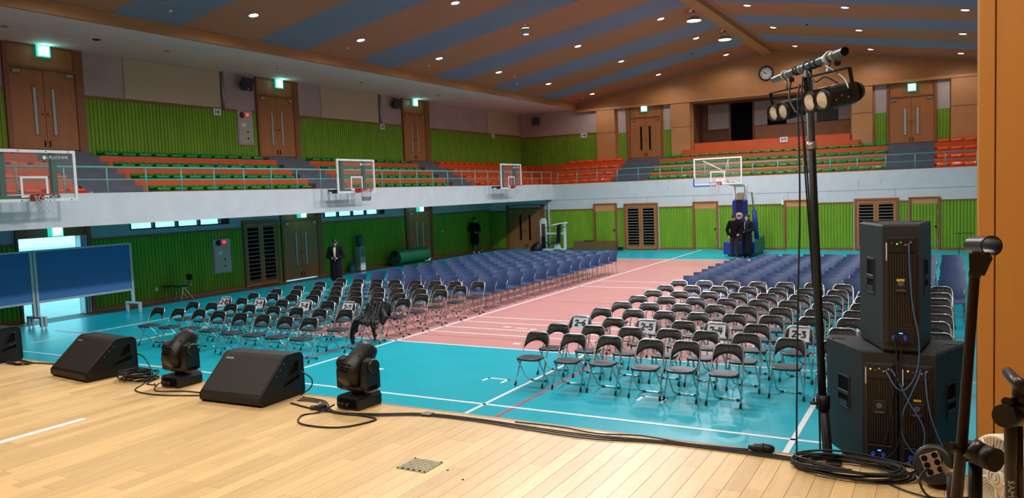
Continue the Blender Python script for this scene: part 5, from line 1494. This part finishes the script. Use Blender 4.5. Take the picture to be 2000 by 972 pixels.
for k in range(5):
    a=2*PI*k/5+.3; d=fu*math.cos(a)+fv*math.sin(a); MB().tube([fc+fn*.064+d*.04,fc+fn*.05+d*.178],.006,6).build('guard_spoke',M_FAN,o)
hb=MB().lathe([(.0,.072),(.045,.072),(.052,.060),(.05,.05)],c=fc,axis=fn,n=24).build('hub_badge',M_FAN,o)
for r_ in (.016,.034): MB().tube([fc+fn*.073+(fu*math.cos(a)+fv*math.sin(a))*r_ for a in [2*PI*i/20 for i in range(20)]],.003,5,closed=True).build('badge_ring',M_STEEL,hb)
for k in range(4):
    a=2*PI*k/4; G=[]
    for r_ in (.03,.08,.13,.16):
        G.append([fc+(fu*math.cos(a+t)+fv*math.sin(a+t))*r_+fn*(.02*(t/.45)) for t in (-.45,-.15,.15,.45)])
    MB().grid(G).build('blade',mat('grey_fan_blade',(170,174,176),.35,var=.04,scale=8),o)
MB().lathe([(.06,-.1),(.07,-.06),(.06,-.02)],c=fc,axis=fn,n=16).build('motor',M_FAN,o)

o=thing('stage_box','round black stage box with a socket plate beside the cable coil','box',(-.06,4.93,SZ))
an=Vector((-.25,-.90,.35)).normalized(); oc=Vector((0,0.02,.115)); ou,ov=frame_of(an)
MB().lathe([(.09,-.09),(.112,-.08),(.115,.05),(.105,.07),(.09,.075)],c=oc,axis=an,n=24).build('drum',M_BLACK,o)
T=Matrix(((ou.x,ov.x,an.x,oc.x),(ou.y,ov.y,an.y,oc.y),(ou.z,ov.z,an.z,oc.z),(0,0,0,1)))@Matrix.Rotation(.5,4,'Z')
sp=MB().bbox(-.052,.052,-.06,.06,.075,.08,b=.002,M=T).build('socket_plate',mat('scuffed_socket_plate',(150,122,98),.4,metal=.4,var=.2,scale=30),o)
for i in range(2):
    for j in range(3): MB().lathe([(0,.0801),(.0165,.0801),(.0165,.083),(.012,.083)],c=T@Vector((-.028+.056*i,-.04+.04*j,0)),axis=an,n=14).build('socket',M_DARK,sp)
cable('stage_cable','black cable plugged into the round stage box',[(-.10,4.80,SZ+.14),(-.14,4.72,SZ+.1),(-.1,4.70,SZ+.02),(.0,4.72,SZ+.01),(.12,4.8,SZ+.01)],.007)
cable('stage_cable','thin black cable trailing below the round stage box',[(-.32,4.86,SZ+.01),(-.2,4.75,SZ+.01),(.0,4.66,SZ+.01),(.1,4.6,SZ+.01)],.005)
o=thing('cable_reel_clip','green cable tie and small grey adaptor before the stacked loudspeakers','connector',(-.21,5.10,SZ))
MB().tube([(-.12,.05,.01),(-.06,0,.02),(0,.03,.05),(.04,-.02,.01)],.008,6).build('tie_strap',mat('dark_green_strap',(28,70,56),.7,var=.1,scale=20),o)
MB().bbox(.02,.09,-.03,.0,0,.03,b=.006).build('adaptor',M_STEEL,o)

# ------------------------------------------------------------------ things under the left balcony and at the far wall
M_BOARD=mat('blue_felt_board',(70,116,172),.9,var=.03,scale=20)
for k,(ya,yb,lab) in enumerate(((11.63,14.42,'blue bulletin board on white legs right of its twin'),(8.80,11.57,'blue bulletin board cut by the left edge of the picture'))):
    o=thing('bulletin_board',lab,'board',(-20.93,(ya+yb)/2,0),0,'blue bulletin boards'); L=(yb-ya)/2
    MB().box(-.012,.012,-L+.03,L-.03,.71,2.0).build('board_panel',M_BOARD,o)
    fr=MB(); fr.bbox(-.025,.025,-L,L,.65,.71,b=.005); fr.bbox(-.025,.025,-L,L,2.0,2.05,b=.005)
    fr.build('board_frame',M_ALU,o)
    for s in (-1,1):
        y=s*(L-.02)
        p=MB().bbox(-.035,.035,y-.035,y+.035,.30,2.05,b=.006).build('leg_post',M_ALU,o)
        MB().bbox(-.33,.33,y-.035,y+.035,.26,.32,b=.006).build('foot_bar',M_ALU,o)
        for x in (-.29,.29):
            MB().bbox(x-.04,x+.04,y-.035,y+.035,.06,.27,b=.006).build('foot_leg',M_ALU,o)
            MB().lathe([(0,0),(.03,0),(.03,.02),(0,.02)],c=(x-.01,y,.03),axis=(1,0,0),n=10).build('castor',M_PAPER,o)
o=thing('tablet_chair','steel framed desk chair with brown back by the lower left wall','chair',(-21.75,16.75,0),-.2)
M_TF=mat('grey_green_tube',(170,182,170),.4,metal=.3,var=.05,scale=12)
for sx in (-1,1): 
    MB().tube([(sx*.2,-.18,0),(sx*.18,-.08,.44)],.011,8).build('leg',M_TF,o); MB().tube([(sx*.18,-.06,.44),(sx*.2,.26,0)],.011,8).build('leg',M_TF,o)
    MB().tube([(sx*.18,-.2,.45),(sx*.18,.1,.45),(sx*.17,.2,.52),(sx*.16,.26,.82)],.011,8).build('side_tube',M_TF,o)
MB().bbox(-.2,.2,-.22,.17,.45,.475,b=.01).build('seat',M_BLACK,o)
MB().bbox(-.19,.19,.225,.25,.64,.84,b=.01,M=Matrix.Rotation(-.0,4,'X')).build('backrest',mat('dark_brown_ply',(82,44,28),.45,var=.1,scale=10),o)
MB().bbox(-.36,.1,-.52,-.22,.46,.48,b=.008,M=Matrix.Translation((-.05,0,0.02))).build('writing_tablet',M_BLACK,o)
MB().tube([(-.3,-.4,.46),(-.3,-.42,.0)],.011,8).build('tablet_leg',M_TF,o)

o=thing('water_cooler','grey water cooler with upturned bottle by the lower left wall','water cooler',(-22.02,25.85,0))
M_CO=mat('water_cooler_grey',(150,156,152),.5,var=.05,scale=8)
MB().bbox(-.16,.17,-.17,.17,.02,1.05,b=.02).build('cabinet',M_CO,o)
MB().bbox(.165,.175,-.15,.15,.04,.36,b=.003).build('lower_panel',M_PAPER,o)
MB().bbox(.165,.178,-.13,.13,.62,.98,b=.003).build('tap_recess',mat('tap_recess_grey',(110,114,116),.5,var=.05,scale=8),o)
M_BOT=mat('blue_bottle_plastic',(44,96,120),.15,var=.05,scale=6,trans=.35,spec=.5)
MB().lathe([(.02,1.05),(.05,1.08),(.14,1.16),(.142,1.22),(.135,1.26),(.142,1.30),(.142,1.46),(.12,1.52),(.0,1.53)],n=20).build('bottle',M_BOT,o)
t=thing('water_bottle','blue water bottle on the floor beside the water cooler','bottle',(-22.05,25.33,0))
MB().lathe([(.0,0),(.13,.0),(.14,.03),(.14,.22),(.13,.25),(.14,.28),(.12,.36),(.03,.42),(.03,.46),(0,.46)],n=20).build('bottle_body',M_BOT,t)

o=thing('rolled_mat','large rolled green mat with a loose flap by the lower left wall','mat',(-21.6,28.9,0),0)
M_MAT=mat('green_foam_mat',(14,104,70),.6,var=.05,scale=6); M_MATE=mat('dark_mat_edge',(14,56,40),.8,var=.1,scale=30)
sp=[]; N=110
for i in range(N+1):
    a=i/N*2*PI*5.5; r=.06+.30*i/N
    sp.append((r*math.cos(a+PI*.5),r*math.sin(a+PI*.5)+.375))
e=sp[-1]; sp+= [(.12,.02),(.34,.012),(1.0,.012)]
A=[(x,-1.15,z_) for x,z_ in sp]; B=[(x,1.15,z_) for x,z_ in sp]
th=.013; mb=MB(); mb.grid([A,B])
o1=[]
for i,(x,z_) in enumerate(sp):
    p0=Vector(sp[max(i-1,0)]);p1=Vector(sp[min(i+1,len(sp)-1)]);d=(p1-p0).normalized(); nrm=Vector((-d.y,d.x)); o1.append((x+nrm.x*th*2,max(z_+nrm.y*th*2,.002)))
A2=[(x,-1.15,z_) for x,z_ in o1];B2=[(x,1.15,z_) for x,z_ in o1]
mb.grid([A2,B2],flip=True)
mb.build('mat_roll',M_MAT,o)
eg=MB(); eg.grid([A,A2],smooth=False); eg.grid([B,B2],smooth=False); eg.build('mat_edges',M_MATE,o)

o=thing('floor_squeegee','white floor squeegee leaning on the door beside the rolled mat','squeegee',(-21.95,30.0,0))
MB().tube([(-.18,0,.72),(.03,-.02,.06)],.014,8).build('handle',M_PAPER,o)
MB().bbox(.0,.06,-.35,.75,.0,.06,b=.01,M=Matrix.Rotation(-.12,4,'Z')).build('blade',M_PAPER,o)
t=thing('broom_stick','thin pale stick leaning on the green boards beside the standing person','stick',(-22.1,36.0,0))
MB().tube([(.0,0,.0),(-.13,-.1,1.25)],.012,8).build('shaft',M_TAN,t); MB().ell((0,0,.03),(.02,.02,.03)).build('tip',M_PAPER,t)

# gym machine
o=thing('gym_machine','white weight machine with black back pad in the far left corner','gym machine',(-18.0,36.3,0))
M_GYM=mat('white_gym_enamel',(222,228,230),.35,var=.03,scale=8)
MB().tube([(-.72,.15,.3),(-.72,.15,1.5),(-.70,.15,1.6),(-.62,.15,1.66),(-.5,.15,1.66),(-.42,.15,1.6),(-.40,.15,1.5),(-.40,.15,.12)],.05,8).build('tower_frame',M_GYM,o)
MB().bbox(-.68,-.44,.10,.2,1.4,1.62,b=.02).build('tower_shroud',M_GYM,o)
MB().bbox(-.66,-.46,.08,.22,.12,.75,b=.01).build('weight_stack',M_BLACK,o)
MB().tube([(-.56,.15,.7),(-.56,.15,1.45)],.012,6).build('weight_cable',M_BLACKM,o)
MB().bbox(-.4,.65,.1,.18,.85,.95,b=.01).build('cross_beam',M_GYM,o)
MB().bbox(.62,.74,.08,.20,.08,1.42,b=.015).build('rear_post',M_GYM,o)
MB().bbox(.2,.42,-.02,.07,.45,1.46,b=.03,M=Matrix.Rotation(.08,4,'Y')).build('back_pad',M_BLACK,o)
MB().bbox(.05,.45,-.25,.12,.40,.47,b=.025).build('seat_pad',M_BLACK,o)
MB().tube([(.9,.0,1.45),(.55,.05,1.42),(.2,-.1,1.36),(-.06,-.15,1.30)],.04,8).build('press_arm',M_GYM,o)
for x,z_ in ((-.16,1.22),(.78,1.24)): MB().tube([(x-.1,-.2,z_),(x+.1,-.1,z_)],.02,8).build('handle_grip',M_BLACK,o)
MB().prism([(.1,.1),(.5,.1),(.36,.42),(.2,.42)],-.05,.05,'y').build('seat_support',M_GYM,o)
MB().bbox(-.42,.72,.05,.15,.04,.12,b=.01).build('base_beam',M_GYM,o)
MB().bbox(-.35,.2,-.4,-.3,.06,.14,b=.01).build('front_foot',M_GYM,o); MB().bbox(-.1,.0,-.4,.1,.0,.1,b=.01).build('foot_link',M_GYM,o)
MB().tube([(-.35,-.1,.5),(-.1,-.15,.3),(.1,-.2,.45)],.025,8).build('leg_lever',M_BLACK,o)
o=thing('bag','slumped black bag on the floor beside the weight machine','bag',(-18.95,36.2,0))
mb=MB(); rows=[]
for i,(z_,s_) in enumerate(((0,.9),(.03,1),(.15,.95),(.28,.75),(.38,.5),(.44,.2))):
    row=[]
    for j in range(17):
        a=2*PI*j/16; rr=1+.08*math.sin(3*a+z_*9); row.append((.32*s_*rr*math.cos(a)+.12*z_/.44,.2*s_*rr*math.sin(a),z_))
    rows.append(row)
mb.grid(rows); n=len(mb.v); mb.face([n-17+i for i in range(16)]); mb.face([n-17*6+i for i in range(16)][::-1]); mb.build('bag_body',M_BLACK,o)
MB().tube([(.05,.1,.40),(.12,.12,.52),(.2,.08,.42)],.014,6).build('handle',M_BLACKM,o)
o=thing('low_bench','low brown wooden bench before the far green boards','bench',(-15.75,36.75,0))
M_BEN=mat('brown_bench_ply',(112,82,54),.6,var=.08,scale=5)
MB().bbox(-1.15,1.15,-.19,-.16,.0,.46,b=.006).build('front_board',M_BEN,o); MB().bbox(-1.15,1.15,-.19,.2,.44,.47,b=.006).build('top_board',M_BEN,o)
for s in (-1,1): MB().bbox(s*1.13-.015,s*1.13+.015,-.16,.2,0,.44,b=.004).build('end_board',M_BEN,o)
t=MB().bbox(-.25,.25,-.1,.1,0,.04,b=.01).build('folder',M_BLACK,None,(-16.1,36.7,.472)); tag(t,'flat black folder lying on the low brown bench','folder')
t=MB().bbox(-.12,.12,-.05,.05,0,.16,b=.008).build('box',M_BLACK,None,(-14.45,36.9,0)); tag(t,'small dark box on the floor right of the low brown bench','box')
o=thing('trestle','thin grey steel trestle by the far green boards at the right','stand',(.55,35.6,0))
MB().bbox(-.32,.32,-.02,.02,.79,.82,b=.006).build('top_bar',M_HG,o)
for s in (-.2,.2): 
    for y in (-.25,.25): MB().tube([(s,0,.8),(s,y,0)],.014,6).build('leg',M_HG,o)
t=MB().bbox(-.06,.06,-.02,.02,0,.025,b=.005).build('paper_scrap',M_PAPER,None,(-18.75,11.95,3.475)); tag(t,'crumpled white paper on the parapet behind the near backboard','paper')
t=MB().bbox(-.14,.14,-.1,.1,0,.12,b=.03).build('folded_cloth',M_BLACK,None,(-4.6,38.80,3.505)); tag(t,'dark cloth lying on the far front row tier behind the pole','cloth')

# ------------------------------------------------------------------ people
from mathutils import noise as NZ
def remesh(mb, voxel, smooth=2, disp=0.0, freq=9.0, stretch=(1,1,1)):
    """fuse overlapping shapes into one continuous skin"""
    me = mb.mesh('tmp', [])
    o = bpy.data.objects.new('tmp', me); COL.objects.link(o)
    m = o.modifiers.new('r','REMESH'); m.mode='VOXEL'; m.voxel_size=voxel; m.use_smooth_shade=True
    if smooth:
        s = o.modifiers.new('s','SMOOTH'); s.iterations=smooth; s.factor=.5
    dg = bpy.context.evaluated_depsgraph_get()
    out = bpy.data.meshes.new_from_object(o.evaluated_get(dg))
    bpy.data.objects.remove(o); bpy.data.meshes.remove(me)
    if disp:
        nr=[v.normal.copy() for v in out.vertices]
        for v,n in zip(out.vertices,nr):
            p=Vector((v.co.x*freq*stretch[0],v.co.y*freq*stretch[1],v.co.z*freq*stretch[2]))
            v.co += n*disp*(NZ.noise(p)+.5*NZ.noise(p*2.3))
        out.update()
    return out
def mb_from(me):
    mb=MB(); mb.v=[v.co.copy() for v in me.vertices]; mb.f=[list(p.vertices) for p in me.polygons]; mb.sm=[True]*len(mb.f); mb.mi=[0]*len(mb.f)
    bpy.data.meshes.remove(me); return mb
M_SKIN=mat('skin',(214,160,132),.5,var=.05,scale=14)
M_EYE=mat('dark_eye',(22,16,14),.25,var=.05,scale=20)
M_LIP=mat('lips',(172,98,88),.5,var=.05,scale=20)
M_HAIR=mat('black_hair',(16,14,14),.45,var=.2,scale=60,stretch=(1,1,.3),bump=.2)
def hand(mb,wr,d,n,sgn,curl):
    """five unequal bent fingers rooted in the palm; d along the hand, n out of the palm, sgn thumb side"""
    d=d.normalized(); n=(n-d*n.dot(d)).normalized(); s=d.cross(n)*sgn
    for k,(off,L) in enumerate(((.030,.068),(.011,.078),(-.009,.072),(-.027,.056))):
        p=wr+d*.078+s*off; a=0; pts=[p-d*.02,p]
        for q,fr in enumerate((.42,.32,.26)):
            a+=curl*(.55+.2*q); pts.append(pts[-1]+(d*math.cos(a)+n*math.sin(a))*L*fr)
        mb.tube(pts,[.0095,.0095,.009,.0085,.006],8)
    p=wr+d*.025+s*.032; q=p+(d*.55+s*.65+n*.25).normalized()*.034; r=q+(d*.9+s*.1+n*.45).normalized()*.03
    mb.tube([p-s*.012,p,q,r],[.012,.0125,.0105,.007],8)
def person(name,label,loc,rz,H,arms,coat=None,trouser=None,shoe=None,head=(0,0),hairm=None,cap=False,shirt=None,stance=((.10,0),(-.10,0)),hem=.30,open_front=False,skin=None,hood=False,padded=.006):
    S=H/1.75
    o=thing('person',label,'person',loc,rz)
    V=lambda x,y,z: Vector((x,y,z))*S
    hips=[V(.09,0,.93),V(-.09,0,.93)]; feet=[V(stance[0][0],stance[0][1],.085),V(stance[1][0],stance[1][1],.085)]
    knees=[(hips[i]+feet[i])*.5+V(0,-.03,.02) for i in (0,1)]
    sh=[V(.175,.01,1.425),V(-.175,.01,1.425)]
    body=MB()
    body.cap(V(0,0,.97),V(0,-.01,1.12),.135*S,.125*S,14); body.cap(V(0,-.005,1.12),V(0,.0,1.33),.125*S,.14*S,14)
    body.cap(V(-.09,0,1.37),V(.09,0,1.37),.105*S,.105*S,12); body.cap(V(.155,.01,1.42),V(-.155,.01,1.42),.06*S,.06*S,12)
    body.cap(V(0,.01,1.42),V(0,-.005,1.54),.058*S,.052*S,12)
    HM=Matrix.Translation(V(0,.0,1.545))@Matrix.Rotation(head[1],4,'Z')@Matrix.Rotation(head[0],4,'X')
    h=lambda x,y,z: HM@V(x,y,z)
    R3=HM.to_3x3()
    body.ell(h(0,.0,.115),(.074*S,.092*S,.10*S),16,12,R3); body.ell(h(0,-.022,.055),(.056*S,.066*S,.072*S),14,10,R3)
    body.ell(h(0,-.05,.012),(.03*S,.03*S,.026*S),10,8,R3)
    body.cap(h(0,-.088,.085),h(0,-.106,.055),.009*S,.0145*S,8)
    for s in (-1,1): body.ell(h(s*.076,.01,.075),(.010*S,.022*S,.032*S),8,8,R3)
    for i in (0,1):
        el,wr=V(*arms[i][0]),V(*arms[i][1])
        body.cap(sh[i],el,.052*S,.041*S,10); body.cap(el,wr,.041*S,.027*S,10)
        dd=(wr-el).normalized() if len(arms[i])<3 or arms[i][2] is None else Vector(arms[i][2]).normalized()
        body.cap(wr,wr+dd*.075*S,.027*S,.031*S,10)
        body.cap(hips[i],knees[i],.085*S,.055*S,12); body.cap(knees[i],feet[i],.055*S,.037*S,10)
        body.cap(feet[i]+V(0,.03,-.04),feet[i]+V(0,-.15,-.05),.036*S,.03*S,10)
    bm_=mb_from(remesh(body,.011*S,2))
    for i in (0,1):
        el,wr=V(*arms[i][0]),V(*arms[i][1])
        dd=(wr-el).normalized() if len(arms[i])<3 or arms[i][2] is None else Vector(arms[i][2]).normalized()
        nn=Vector(arms[i][3]) if len(arms[i])>3 else Vector((-1 if i==0 else 1,0,0))
        hand(bm_,wr,dd,nn,1 if i==0 else -1,arms[i][4] if len(arms[i])>4 else .5)
    bm_.m=1
    for s in (-1,1):
        bm_.ell(h(s*.030,-.083,.092),(.014*S,.008*S,.0065*S),10,8,R3)
        bm_.tube([h(s*.014,-.090,.114),h(s*.032,-.088,.119),h(s*.05,-.076,.113)],.0035*S,6)
    bm_.m=2; bm_.tube([h(-.022,-.083,.022),h(0,-.090,.025),h(.022,-.083,.022)],.005*S,6)
    bm_.build('body',[skin or M_SKIN,M_EYE,M_LIP],o)
    # hair or cap
    hr=MB(); hr.ell(h(0,.012,.138),(.083*S,.097*S,.092*S),16,12,R3); hr.ell(h(0,.045,.095),(.078*S,.066*S,.09*S),14,10,R3)
    if not cap:
        for k in range(7): hr.ell(h(-.054+.018*k,-.066-.012*math.cos((k-3)*.5),.150),(.02*S,.022*S,.032*S),8,6,R3)
    o_h=link('hair' if not cap else 'cap',remesh(hr,.010*S,1,.004,40),o); o_h.data.materials.append(hairm or M_HAIR)
    if cap: MB().lathe([(.0,0),(.05,0),(.048,.008)],c=h(0,-.07,.165),axis=R3@Vector((0,-.25,1)),n=14).build('cap_peak',hairm or M_HAIR,o_h)
    # trousers
    tr_=MB(); tr_.cap(V(0,0,.95),V(0,0,1.02),.145*S,.14*S,14)
    for i in (0,1): tr_.cap(hips[i],knees[i],.10*S,.072*S,12); tr_.cap(knees[i],feet[i]+V(0,0,.0),.070*S,.056*S,12)
    t_=link('trousers',remesh(tr_,.014*S,2,.004,14),o); t_.data.materials.append(trouser)
    for i in (0,1):
        sh_=MB(); f=feet[i]; sh_.cap(f+V(0,.05,-.045),f+V(0,-.13,-.05),.042*S,.036*S,10); sh_.cap(f+V(0,.03,0),f+V(0,0,-.03),.046*S,.045*S,10)
        sm_=link('shoe',remesh(sh_,.010*S,2),o); sm_.data.materials.append(shoe)
        MB().box(f.x-.036*S,f.x+.036*S,f.y-.165*S,f.y+.09*S,0.001,.022*S).build('shoe_sole',M_PAPER if shoe!=M_BLACK else M_RUB,sm_)
    # coat
    ct=MB(); g=1.0
    ct.cap(V(0,.0,1.02),V(0,.005,1.33),.165*S,.172*S,16); ct.cap(V(-.10,.005,1.38),V(.10,.005,1.38),.118*S,.118*S,12)
    ct.cap(V(.15,.01,1.415),V(-.15,.01,1.415),.078*S,.078*S,12)
    if hem<.85:
        for (x,y) in ((0,0),(.07,0),(-.07,0),(.05,.05),(-.05,.05),(.05,-.04),(-.05,-.04)):
            ct.cap(V(x*.8,y*.8,1.05),V(x*1.25,y*1.2,hem+.06),.14*S,.125*S,14)
    else: ct.cap(V(-.05,0,.93),V(.05,0,.93),.14*S,.14*S,12)
    for i in (0,1):
        el,wr=V(*arms[i][0]),V(*arms[i][1]); ct.cap(sh[i],el,.082*S,.07*S,12); ct.cap(el,wr-(wr-el).normalized()*.02*S,.068*S,.052*S,12)
    ct.cap(V(0,.03,1.44),V(0,.025,1.50),.085*S,.078*S,12)
    if hood: ct.cap(V(-.09,.11,1.43),V(.09,.11,1.43),.07*S,.07*S,12); ct.cap(V(0,.10,1.46),V(0,.09,1.52),.09*S,.07*S,12)
    c_=link('coat' if hem<.85 else 'jacket',remesh(ct,.014*S,2,padded,11,(1,1,2.6)),o); c_.data.materials.append(coat)
    if open_front:
        sm=MB(); rows=[]
        for z_,w0 in ((1.47,.045),(1.40,.055),(1.25,.045),(1.10,.03),(.98,.02)):
            rows.append([V(w0*u,-.178+.015*u*u-(.0 if z_<1.4 else -.06*(z_-1.38)/.1),z_) for u in (-1,-.5,0,.5,1)])
        sm.grid(rows); sm.build('shirt_front',shirt,c_)
        for s in (-1,1): MB().tube([V(s*.05,-.115,1.47),V(s*.062,-.172,1.38),V(s*.048,-.186,1.2),V(s*.03,-.186,1.0)],.014*S,8).build('coat_edge',coat,c_)
    elif shirt:
        MB().tube([V(.0,-.13,1.47),V(.0,-.178,1.36),V(.0,-.176,1.2),V(0,-.17,1.08)],.007*S,6).build('zip',shirt,c_)
    return o
M_COATB=mat('black_padded_coat',(14,14,17),.8,var=.15,scale=10,bump=.1,spec=.2)
M_COATN=mat('navy_padded_coat',(19,22,34),.75,var=.15,scale=10,bump=.1,spec=.2)
M_BEI=mat('beige_trousers',(156,134,112),.8,var=.06,scale=14)
M_BLKT=mat('black_trousers',(18,18,20),.75,var=.12,scale=14)
M_BRT=mat('dark_brown_trousers',(64,54,46),.8,var=.1,scale=14)
M_SHIRT=mat('cream_shirt',(222,206,190),.8,var=.05,scale=16)
M_WSHOE=mat('white_shoe',(214,214,218),.6,var=.05,scale=16)
pa=person('person','person in open long black padded coat looking down at both hands, left aisle',(-18.53,20.48,0),.60,1.72,
  [((.27,.0,1.14),(.10,-.24,1.08),(-.5,-.8,.05),(0,.2,1),.9),((-.27,.0,1.14),(-.10,-.24,1.08),(.5,-.8,.05),(0,.2,1),.9)],
  coat=M_COATB,trouser=M_BEI,shoe=M_WSHOE,head=(.42,.1),shirt=M_SHIRT,hem=.34,open_front=True,hood=True)
person('person','person in long dark coat and cap standing by the shaded green boards',(-21.90,35.0,0),.75,1.86,
  [((.26,.02,1.14),(.10,-.20,1.03),(-.6,-.6,0),(0,.2,1),.7),((-.27,.04,1.13),(-.06,-.21,1.02),(.6,-.6,0),(0,.2,1),.7)],
  coat=M_COATB,trouser=M_BRT,shoe=M_WSHOE,head=(.12,.2),hem=.46,hood=True,stance=((.14,-.06),(-.10,.04)),hairm=M_HAIR)
person('person','person in black jacket and trousers looking down before the basketball stand',(-7.71,32.5,0),.05,1.86,
  [((.27,.03,1.15),(.20,-.17,.98),(-.4,-.8,-.3),(-1,0,0),.8),((-.29,.03,1.14),(-.21,-.10,.93),(.3,-.6,-.8),(1,0,0),.7)],
  coat=mat('plain_black_jacket',(12,12,14),.85,var=.15,scale=14,spec=.2),trouser=M_BLKT,shoe=M_WSHOE,head=(.5,-.1),hem=.9,stance=((.10,-.08),(-.11,.06)),padded=.003)
pc=person('person','person in long navy padded coat holding a black camera before the basketball stand',(-7.34,33.08,0),-.30,1.80,
  [((.27,.02,1.16),(.06,-.27,1.06),(-.9,-.4,0),(0,.3,1),1.0),((-.26,.0,1.15),(-.13,-.28,1.04),(.7,-.6,.1),(0,.3,1),1.0)],
  coat=M_COATN,trouser=M_BLKT,shoe=M_BLACK,head=(-.12,-.25),hem=.16,shirt=M_PAPER,hood=True,cap=True)
ca_=Matrix.Rotation(-.30,3,'Z')
k=thing('handheld_camera','black handheld camera in the hands of the person in navy coat','camera',tuple(Vector((-7.34,33.08,0))+ca_@Vector((-.03,-.385,1.09))),-.3)
MB().bbox(-.07,.07,-.03,.03,-.045,.045,b=.01).build('camera_body',M_BLACK,k); MB().lathe([(.035,0),(.035,.07),(.028,.075)],c=(0,-.03,0),axis=(0,-1,0),n=14).build('camera_lens',M_BLACKM,k)
ca_=Matrix.Rotation(.60,3,'Z')
k=thing('mobile_phone','small phone held by the person in the left aisle','phone',tuple(Vector((-18.53,20.48,0))+ca_@Vector((0.0,-.34,1.09))),.6)
MB().bbox(-.035,.035,-.07,.07,-.004,.004,b=.003,M=Matrix.Rotation(-.6,4,'X')).build('phone_body',M_BLACK,k)

# ------------------------------------------------------------------ coat thrown over a chair
o=thing('draped_coat','dark coat thrown over the left block chair beside the centre aisle','coat',(-10.72+.42*.12,13.12-.417,0),.12)
c=MB()
PATH=[(.485,.52),(.465,.70),(.43,.825),(.385,.835),(.33,.76),(.24,.64),(.15,.555),(.03,.515),(-.06,.505),(-.10,.485),(-.12,.44)]
TOP=[];BOT=[]
for i,(py,pz) in enumerate(PATH):
    ra=[];rb=[]
    t=i/(len(PATH)-1)
    for k in range(41):
        u=-1+k/20
        x=u*(.225+.075*math.sin(PI*min(1,t*1.25)))+.02
        f=.020*math.sin(u*11+t*4.0)+.013*math.sin(u*23-t*6)+.010*math.sin(u*5+t*13)
        f*=min(1,.35+t*1.6)
        drop=.10*max(0,t-.7)*(1+math.sin(u*4+1.2)) if t>.7 else 0
        side=.20*max(0,abs(u)-.72)**1.0*(1 if t>.2 else .3)
        p0=PATH[max(i-1,0)];p1=PATH[min(i+1,len(PATH)-1)]
        ty,tz=p1[0]-p0[0],p1[1]-p0[1]; L_=math.hypot(ty,tz); ny,nz=tz/L_,-ty/L_
        if ny>0 and i>2: ny,nz=-ny,-nz
        if i<=2: ny,nz=abs(ny),abs(nz)
        edge=max(0,.02*math.sin(u*6+1)) if t>.85 else 0
        y=py+ny*f*.8; z=pz+nz*f*.8-drop*.5-side*(.9 if t<.85 else .5)-edge
        ra.append((x,y+ny*.016,z+nz*.016)); rb.append((x,y-ny*.012,z-nz*.012))
    TOP.append(ra);BOT.append(rb)
c.grid(TOP); c.grid(BOT,flip=True); c.grid([TOP[0],BOT[0]]); c.grid([TOP[-1],BOT[-1]]); c.grid([[r[0] for r in TOP],[r[0] for r in BOT]]); c.grid([[r[-1] for r in TOP],[r[-1] for r in BOT]])
for (a,b_,r0,r1) in (((-.20,.12,.57),(-.27,-.07,.49),.06,.06),((-.27,-.07,.49),(-.325,-.13,.36),.06,.052),((-.325,-.13,.36),(-.345,-.14,.20),.052,.05),((-.345,-.14,.20),(-.335,-.14,.06),.05,.045),
    ((-.25,-.06,.47),(-.24,-.12,.28),.045,.03),((.12,-.04,.50),(.19,-.13,.36),.06,.05),((.19,-.13,.36),(.22,-.14,.14),.05,.02),((.22,.2,.68),(.33,.10,.56),.05,.075),((.33,.10,.56),(.34,.0,.46),.075,.045)):
    c.cap(a,b_,r0,r1,10)
m_=remesh(c,.009,2,.006,16,(1.8,1.8,.5)); ob=link('coat_cloth',m_,o); m_.materials.append(mat('dark_coat_nylon',(13,14,18),.5,var=.15,scale=10,bump=.12,spec=.3))
MB().bbox(-.008,.008,-.004,.004,-.02,.02,b=.002,M=Matrix.Translation((.27,-.075,.50))).build('zip_tag',mat('orange_tag',(230,150,40),.5,var=.05,scale=20),o)

# a light sheet of dust in the boards' finish is left to the material; nothing below this line but clean-up
for o in list(bpy.data.objects):
    if o.name.startswith('tmp'): bpy.data.objects.remove(o)
